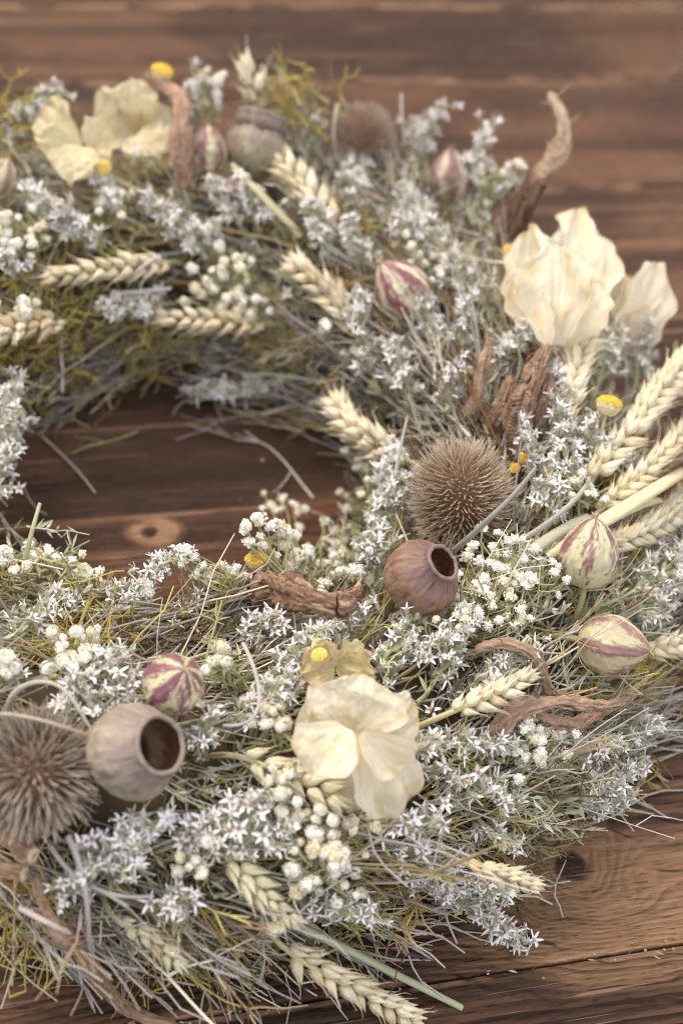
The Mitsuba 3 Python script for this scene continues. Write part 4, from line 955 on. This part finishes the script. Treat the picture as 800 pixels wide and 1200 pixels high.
for i, (px, r, lab) in enumerate([
    ([(395, 122, .03), (391, 160, .02), (395, 190, .006)], 1.9, 'blurred straight grey twig at the back, leftmost of the three uprights'),
    ([(398, 112, .03), (418, 150, .02), (432, 190, .006)], 1.8, 'blurred leaning tan twig beside the straight grey one at the back'),
    ([(470, 110, .03), (471, 140, .02), (475, 170, .006)], 1.7, 'blurred short white twig at the back, left of the tallest star sprig'),
    ([(325, 88, .03), (340, 110, .02), (352, 140, .006)], 1.8, 'blurred grey twig just right of the upright back wheat ear'),
    ([(306, 76, .03), (318, 110, .02), (330, 150, .006)], 2.6, 'blurred pale green blade beside the upright back wheat ear')]):
    stalk('dry_twig', lab, px, r, [(0.42, 0.38, 0.35), (0.42, 0.34, 0.25), (0.55, 0.52, 0.50), (0.36, 0.33, 0.31), (0.42, 0.42, 0.30)][i], 'twig')
for px, r, col, lab in [
    ([(50, 512, .003), (80, 540, .002), (112, 578, .002)], 1.3, (0.36, 0.31, 0.27), 'thin grey twig lying loose on the boards inside the ring'),
    ([(28, 570, .010), (40, 592, .004), (56, 604, .003)], 1.2, (0.30, 0.26, 0.24), 'short dark twig at the left inside the ring, below the loose grey twig'),
    ([(0, 602, .010), (18, 628, .010), (34, 650, .008)], 1.4, (0.40, 0.37, 0.36), 'curved grey twig at the left edge beneath the small green stem'),
    ([(286, 465, .006), (330, 466, .010), (372, 470, .010)], 1.6, (0.36, 0.31, 0.29), 'upper grey twig reaching left over the bare boards inside the ring'),
    ([(306, 487, .004), (345, 476, .008), (400, 472, .010)], 1.8, (0.40, 0.36, 0.33), 'lower grey twig reaching left over the bare boards inside the ring')]:
    stalk('loose_twig', lab, px, r, col, 'twig', table_end=True)
stalk('grey_twig', 'pale grey twig hanging straight down the front arc near the bottom left branch', [(80, 980, .014), (98, 1030, .016), (104, 1080, .014), (106, 1124, .010)], 3.4, (0.44, 0.41, 0.40), 'twig')
stalk('grey_twig', 'pale split twig lying across the bottom left branch', [(24, 1064, .012), (50, 1078, .016), (82, 1094, .014)], 4.0, (0.52, 0.47, 0.42), 'twig')
stalk('grey_twig', 'long thin grey twig bowing below the starry clusters at the left front', [(60, 992, .010), (110, 1040, .014), (180, 1050, .012)], 3.0, (0.42, 0.39, 0.37), 'twig')
stalk('grey_twig', 'thin grey twig curving down beside the large cream flower', [(288, 760, .012), (302, 800, .020), (300, 836, .020), (262, 850, .014)], 2.6, (0.42, 0.40, 0.40), 'twig')
stalk('grey_twig', 'forked pale twig crossing the back wheat ear on the inner rim', [(150, 330, .014), (168, 312, .020), (188, 300, .016)], 2.2, (0.52, 0.50, 0.49), 'twig')
stalk('grey_twig', 'curved grey twig below the pale forked one on the back arc', [(132, 344, .012), (165, 342, .016), (200, 338, .012)], 3.2, (0.42, 0.40, 0.40), 'twig')

# ------------------------------------------------------------------ wheat ears
for a in [
    ((398, 272, 318, 176), 'blurred wheat ear in the back arc pointing up and left at the upright bell pod', 40),
    ((418, 388, 335, 304), 'wheat ear on the inner side of the back arc, left of the crimson pod', 38),
    ((196, 308, 50, 325), 'long wheat ear lying level at the inner rim of the back arc, pointing left', 34),
    ((310, 380, 182, 372), 'wheat ear half buried among white buds, below the long level one', 32),
    ((478, 540, 390, 464), 'wheat ear pointing into the ring at its right inner rim', 40),
    ((650, 525, 702, 372), 'upright wheat ear just left of the yellow button at the right', 40),
    ((690, 565, 806, 412), 'big wheat ear at the right rim, right of the yellow button', 44),
    ((700, 600, 822, 474), 'wheat ear fanning out between the big right ear and the thick straw stalk', 34),
    ((715, 640, 812, 560), 'wheat ear below the thick straw stalk, running off the right edge', 36),
    ((752, 762, 830, 742), 'wheat ear behind the tip of the sideways striped pod at the right edge', 34),
    ((530, 834, 627, 788), 'short golden wheat ear above the long reddish bark', 32),
    ((545, 1012, 632, 1040), 'short pale wheat ear beside the lowest right star sprig, over bare wood', 30),
    ((335, 1112, 492, 1196), 'large wheat ear at the bottom edge, beneath the grey-green stalk', 42),
    ((272, 74, 306, 150), None, 0),
]:
    if a[1]: wheat(*a, **({'lift': (0.016, 0.024)} if a[1].startswith('short') else {}))
wheat((305, 142, 283, 70), 'blurred wheat ear standing upright at the top of the back rim', 38, lift=(0.006, 0.030))
wheat((72, 378, -20, 398), 'pale wheat ear cut by the left edge, below the long level one', 40)
wheat((285, 888, 405, 942), 'dull wheat ear tucked under the large cream flower', 44, kindg='green_spikelet')
wheat((262, 1000, 350, 1086), 'greenish wheat ear sunk in the front arc above the big bottom one', 40, kindg='green_spikelet')
wheat((140, 1080, 214, 1136), 'greenish wheat ear near the bottom left branch, half covered by twigs', 34, kindg='green_spikelet')

# ------------------------------------------------------------------ yellow buttons
button((713, 474), 14, (0.25, -0.9), 'yellow button flower between the two large right-hand wheat ears', 0.05, .022)
button((190, 84), 12, (0.3, -0.8), 'blurred yellow button at the very top of the back rim', 0.4, .026)
button((600, 296), 11, (0.2, -0.6), 'blurred yellow button just left of the tall cream flower', 0.6, .014)
button((300, 656), 12, (0.0, -1.0), 'yellow button on the front inner rim amid baby breath', 0.45, .022)
button((614, 538), 7, (0.2, -0.5), 'small yellow button right of the sharp teasel, upper of two', 0.6, .003)
button((603, 549), 6, (-0.2, -0.3), 'small yellow button right of the sharp teasel, lower of two', 0.6, .003)

# ------------------------------------------------------------------ star-flower sprigs: (base x, base y, tip x, tip y), width in pixels, label
for px, w, lab in [
    ((592, 392, 474, 224), 42, 'longest white star sprig of the back arc, running up-left from the tall cream flower'),
    ((398, 258, 410, 172), 40, 'blurred star sprig right of the two back wheat ears'),
    ((470, 232, 516, 124), 26, 'tallest blurred star sprig on the back rim, slim and upright'),
    ((452, 226, 442, 182), 40, 'blurred star sprig left of the tallest back sprig'),
    ((538, 220, 572, 150), 24, 'blurred star sprig behind the dusky pink pod'),
    ((262, 308, 172, 234), 38, 'star sprig with green stem pointing up-left in the middle of the back arc'),
    ((238, 286, 250, 268), 30, 'small pale star sprig right of the green-stemmed back one'),
    ((446, 462, 420, 352), 46, 'broad pale star sprig on the right inner rim, below the crimson pod'),
    ((560, 462, 622, 384), 40, 'white star sprig between the slim twig and the tall cream flower'),
    ((668, 590, 650, 446), 40, 'bright white star sprig left of the yellow button at the right'),
    ((694, 560, 690, 500), 44, 'short white star sprig directly under the yellow button at the right'),
    ((694, 470, 718, 350), 44, 'lilac-white star sprig in front of the right-hand cream petals'),
    ((736, 470, 756, 388), 34, 'small lilac star sprig at the right rim below the cream petals'),
    ((640, 440, 648, 388), 30, 'white star sprig at the foot of the tall cream flower'),
    ((436, 690, 462, 520), 40, 'tall starry sprig on the inner rim left of the sharp teasel'),
    ((466, 620, 480, 560), 30, 'little star sprig between the white stalk and the teasel'),
    ((415, 690, 442, 640), 34, 'star sprig just left of the mauve-brown bell pod'),
    ((428, 800, 492, 702), 52, 'fluffy white star sprig below the mauve-brown bell pod'),
    ((500, 812, 546, 732), 50, 'white star sprig next right of the fluffy one under the bell pod'),
    ((540, 822, 618, 752), 44, 'white star sprig pointing at the arched brown twig'),
    ((470, 772, 520, 752), 40, 'short star sprig among the sprigs right of the large cream flower'),
    ((478, 862, 590, 872), 30, 'pale greenish star sprig level with the middle of the large cream flower'),
    ((488, 896, 602, 934), 46, 'starry sprig right of the cream flower, under the long reddish bark'),
    ((424, 972, 606, 1104), 52, 'lowest right star sprig, its tip over bare boards'),
    ((436, 972, 585, 1040), 50, 'dense star sprig between the lowest right one and the short pale wheat'),
    ((432, 962, 512, 962), 30, 'small star sprig under the lower tip of the large cream flower'),
    ((632, 944, 752, 894), 26, 'slim green star sprig at the right rim, upper of the pair'),
    ((620, 962, 738, 934), 26, 'slim green star sprig at the right rim, lower of the pair'),
    ((560, 960, 600, 990), 20, 'tiny star sprig beneath the slim green pair'),
    ((90, 1012, 190, 962), 50, 'white starry cluster below the biggest bell pod, left of two'),
    ((180, 1000, 306, 940), 62, 'flat-topped starry cluster with reddish eyes, right of the white one'),
    ((240, 1000, 330, 972), 46, 'starry cluster at the right end of the flat-topped cluster'),
    ((130, 1030, 160, 990), 40, 'small starry cluster beneath the white cluster of the left front'),
    ((180, 1066, 222, 1056), 26, 'little white star tuft by itself among twigs at the lower left'),
    ((-26, 620, 18, 448), 44, 'white star sprig at the left edge inside the ring'),
    ((-30, 560, 28, 492), 40, 'white star tuft beside the sprig at the left inner edge'),
    ((40, 716, 110, 690), 36, 'star sprig among baby breath at the left inner rim'),
    ((96, 736, 212, 648), 30, 'grey-green star sprig reaching over the boards inside the ring'),
    ((116, 728, 172, 700), 36, 'short star sprig beneath the grey-green reaching one'),
    ((60, 830, 130, 770), 50, 'starry tuft above the left teasel'),
    ((60, 860, 96, 800), 46, 'starry tuft directly touching the top of the left teasel'),
    ((96, 868, 140, 806), 46, 'starry tuft left of the magenta-splashed pod'),
    ((232, 880, 244, 846), 30, 'tiny star sprig squeezed between biggest bell pod and magenta pod'),
    ((300, 842, 392, 732), 46, 'white star sprig left of the yellowed papery flower'),
    ((270, 850, 330, 800), 44, 'star sprig left of the large cream flower, by the curving grey twig'),
    ((282, 756, 330, 728), 30, 'small star sprig below the knobbly bark chunk'),
    ((360, 760, 420, 716), 40, 'star sprig right of the knobbly bark chunk'),
    ((700, 712, 812, 602), 48, 'lilac star sprig right of the plump cream pod'),
    ((720, 726, 806, 664), 40, 'lilac star sprig above the sideways striped pod, at the right edge'),
    ((640, 700, 606, 640), 26, 'faint star sprig behind the dense baby breath by the bell pod'),
    ((640, 620, 650, 560), 40, 'pale star sprig right of the sharp teasel'),
    ((10, 146, 66, 108), 44, 'blurred white star cluster at the far left of the back rim'),
    ((0, 160, 34, 140), 36, 'blurred lilac star cluster by the left edge of the back rim'),
    ((560, 280, 590, 210), 34, 'blurred star sprig left of the dark weathered bark'),
    ((340, 440, 232, 458), 26, 'grey star sprig lying at the inner rim over the boards at the back'),
    ((520, 420, 500, 360), 34, 'pale star sprig between the crimson pod and the slim twig'),
    ((540, 420, 548, 350), 36, 'star sprig beneath the longest white sprig of the back arc'),
    ((690, 870, 770, 846), 26, 'faint grey star sprig at the right rim below the long reddish bark'),
    ((332, 272, 276, 214), 30, 'blurred star sprig left of the wheat ear that points at the bell pod'),
    ((206, 356, 118, 362), 26, 'thin pale star sprig under the long level wheat ear of the back arc'),
    ((120, 296, 66, 238), 30, 'blurred pale star sprig below the far left cream flower'),
    ((392, 310, 362, 236), 28, 'blurred star sprig between the two wheat ears of the back arc'),
    ((440, 318, 408, 262), 28, 'blurred star sprig left of the crimson pod'),
    ((506, 286, 470, 262), 26, 'small star sprig in the fork below the tallest back sprig'),
    ((486, 476, 462, 404), 30, 'feathery star sprig below the crimson pod, close above the inner wheat ear'),
    ((524, 486, 536, 426), 28, 'feathery star sprig left of the slim brown twig'),
    ((640, 572, 616, 496), 26, 'slender star sprig between the sharp teasel and the broad bark strip'),
    ((742, 570, 716, 522), 26, 'little star sprig across the foot of the big right wheat ear'),
    ((88, 284, 34, 226), 26, 'blurred star sprig above the left-edge white buds of the back arc'),
    ((30, 330, -14, 296), 30, 'blurred star sprig at the left edge over the long level wheat ear'),
    ((650, 890, 728, 872), 24, 'thin star sprig running out right beneath the bark side branch'),
    ((350, 1048, 432, 1070), 26, 'star sprig below the cream bud cluster, pointing right'),
    ((66, 1050, 112, 1018), 30, 'pale star sprig below the left teasel, beside the brown branch'),
    ((196, 742, 250, 690), 26, 'slender star sprig lying along the brown reeds at the front inner rim'),
    ((18, 744, 62, 704), 30, 'star sprig at the left edge beneath the baby breath'),
    ((446, 890, 506, 862), 26, 'small star sprig touching the right side of the large cream flower'),
    ((150, 250, 108, 200), 26, 'blurred star sprig between far left cream flower and bark loop'),
    ((284, 268, 250, 212), 24, 'blurred star sprig right under the short rust-brown bark lump'),
    ((360, 190, 372, 140), 24, 'blurred upright star sprig between the upright bell pod and the grey back teasel'),
    ((494, 190, 486, 140), 22, 'blurred slim star sprig right beside the tallest back sprig'),
    ((600, 262, 606, 214), 22, 'blurred little star sprig against the dark weathered bark'),
    ((222, 150, 228, 98), 20, 'blurred slim star sprig behind the dark magenta pod'),
    ((600, 838, 568, 810), 30, 'pale grey-green tuft between short golden wheat and arched twig'),
]:
    slim = 'slim green' in lab and 'pair' in lab and 'tiny' not in lab or 'faint' in lab
    star_sprig(px, lab, width=w * (0.35 if slim else 1), dense=0.75 if slim else 0.85, start=0.45 if slim else 0.18)

# ------------------------------------------------------------------ baby breath and round white buds: centre, spread, number, label
for px, sp, n, kd, sc, foot, asp, tilt, lab in [
    ((606, 664), 58, 46, 'puff', 1.0, (560, 770), .8, .5, 'dense white baby breath right of the mauve-brown bell pod'),
    ((342, 640), 58, 54, 'puff', 1.05, (380, 740), .75, .5, 'dense white baby breath at the front inner rim, above the bark chunk'),
    ((262, 672), 50, 22, 'puff', 1.0, (290, 730), .4, .2, 'white baby breath around the yellow button on the inner rim'),
    ((410, 640), 30, 14, 'puff', 1.0, (440, 720), 1, 0, 'baby breath left of the mauve-brown bell pod'),
    ((432, 556), 34, 16, 'puff', .95, (460, 650), 1.2, 0, 'baby breath at the right inner rim, left of the white stalk'),
    ((25, 655), 34, 16, 'puff', 1.15, (20, 720), .6, 0, 'baby breath at the left edge of the front inner rim'),
    ((95, 666), 26, 9, 'puff', 1.15, (100, 720), .7, 0, 'baby breath right of the left-edge one'),
    ((80, 655), 40, 10, 'puff', 1.0, (80, 700), .5, 0, 'blurred sparse baby breath reaching into the ring'),
    ((90, 762), 52, 22, 'bud', 1.3, (80, 840), .5, .1, 'creamy white buds above the left teasel'),
    ((0, 795), 20, 9, 'bud', 1.45, (-20, 850), 1.2, 0, 'large white buds at the left edge, above the left teasel'),
    ((262, 776), 22, 9, 'bud', 1.3, (290, 830), .8, 0, 'white buds just right of the magenta-splashed pod'),
    ((322, 846), 26, 12, 'bud', 1.2, (330, 900), 1.1, 0, 'white buds along the left side of the large cream flower'),
    ((632, 876), 44, 26, 'puff', 1.1, (580, 930), .8, -.2, 'round white baby breath under the long reddish bark'),
    ((372, 1000), 62, 40, 'bud', 1.35, (320, 1060), .8, .3, 'thick cluster of cream buds below the large cream flower'),
    ((400, 1026), 26, 9, 'bud', 1.6, (350, 1070), .8, .3, 'brightest white buds at the lower right of the cream bud cluster'),
    ((318, 1086), 18, 5, 'bud', 1.6, (300, 1120), 1, 0, 'few white buds by themselves over the big bottom wheat ear'),
    ((335, 920), 30, 10, 'bud', 1.25, (310, 960), 1.2, 0, 'white buds left of the dull wheat ear under the cream flower'),
    ((262, 330), 46, 24, 'bud', 1.35, (330, 380), .9, .2, 'blurred white buds in the back arc, over the half-buried wheat ear'),
    ((300, 380), 40, 12, 'bud', 1.35, (360, 420), .7, .2, 'blurred white buds at the tip side of the half-buried wheat ear'),
    ((370, 386), 16, 4, 'bud', 1.4, (420, 420), .7, 0, 'three or four blurred buds alone at the back inner rim'),
    ((240, 100), 28, 10, 'bud', 1.35, (260, 170), 1.1, 0, 'blurred white buds on the back rim left of the upright wheat ear'),
    ((26, 262), 42, 24, 'bud', 1.35, (60, 300), .9, 0, 'blurred white buds at the left edge of the back arc'),
    ((12, 378), 26, 11, 'bud', 1.5, (50, 400), 1.3, .4, 'blurred white buds over the wheat ear cut by the left edge'),
    ((590, 206), 26, 12, 'bud', 1.2, (580, 260), 1, 0, 'blurred white buds between the dusky pink pod and dark bark'),
    ((160, 180), 16, 5, 'bud', 1.4, (190, 220), .8, 0, 'blurred white buds below the pale cream flower at the back'),
    ((520, 716), 40, 16, 'puff', .9, (520, 780), .6, 0, 'sparse baby breath under the mauve-brown bell pod'),
    ((560, 735), 50, 12, 'puff', .8, (540, 790), .5, 0, 'small scattered florets below the dense baby breath'),
    ((500, 300), 40, 10, 'bud', 1.1, (540, 350), 1, 0, 'scattered blurred buds around the crimson pod'),
    ((150, 700), 24, 7, 'puff', 1.1, (150, 740), .7, 0, 'tiny florets under the grey-green reaching sprig'),
    ((700, 560), 30, 8, 'puff', .9, (680, 620), 1, 0, 'few florets at the foot of the big right wheat ear'),
    ((230, 1010), 40, 9, 'bud', 1.15, (220, 1060), .6, 0, 'pale buds below the flat-topped starry cluster'),
    ((135, 235), 30, 8, 'bud', 1.2, (170, 280), .8, 0, 'few blurred buds over the yellow moss of the back arc'),
]:
    spray(px, sp, n, lab, kind=kd, scale=sc * (0.85 if kd == 'bud' else 0.95), foot=foot, aspect=asp, tilt=tilt, name='white_bud_spray' if kd == 'bud' else 'baby_breath_spray')

# ------------------------------------------------------------------ crumbs on the boards
k = thing('plant_crumbs', 'tiny dry plant crumbs caught along the board joint and on the wood', 'debris', kind='stuff')
mb = MB()
for i in range(210):
    if i < 105:
        u = rng.random() * 0.36 - 0.16; v = SEAMS[3] + 0.0012 * rng.normal(); z = -0.0002
    else:
        u = rng.random() * 0.6 - 0.2; v = rng.random() * 0.75 - 0.3; z = 0.0003
    p = np.array([u * GU[0] + v * GV[0], u * GU[1] + v * GV[1], z]); d = unit([GU[0] + 0.6 * rng.normal(), GU[1] + 0.6 * rng.normal(), 0.05 * rng.normal()])
    if i % 3: leaf(mb, p + ZUP * 0.0006, d, 0.0012 + 0.003 * rng.random(), 0.0002 + 0.0003 * rng.random(), jit([(0.45, 0.36, 0.22), (0.30, 0.20, 0.10), (0.36, 0.33, 0.18), (0.5, 0.46, 0.38)][i % 4], .2))
    else:
        m = trimesh.creation.icosphere(1, 0.00025 + 0.00035 * rng.random()); mb.add(m.vertices * [1, 1, .6] * (0.8 + .4 * rng.random(m.vertices.shape)) + p + ZUP * 0.0004, m.faces, jit((0.34, 0.25, 0.15), .25))
scene[k] = mb.ply('plant', False)
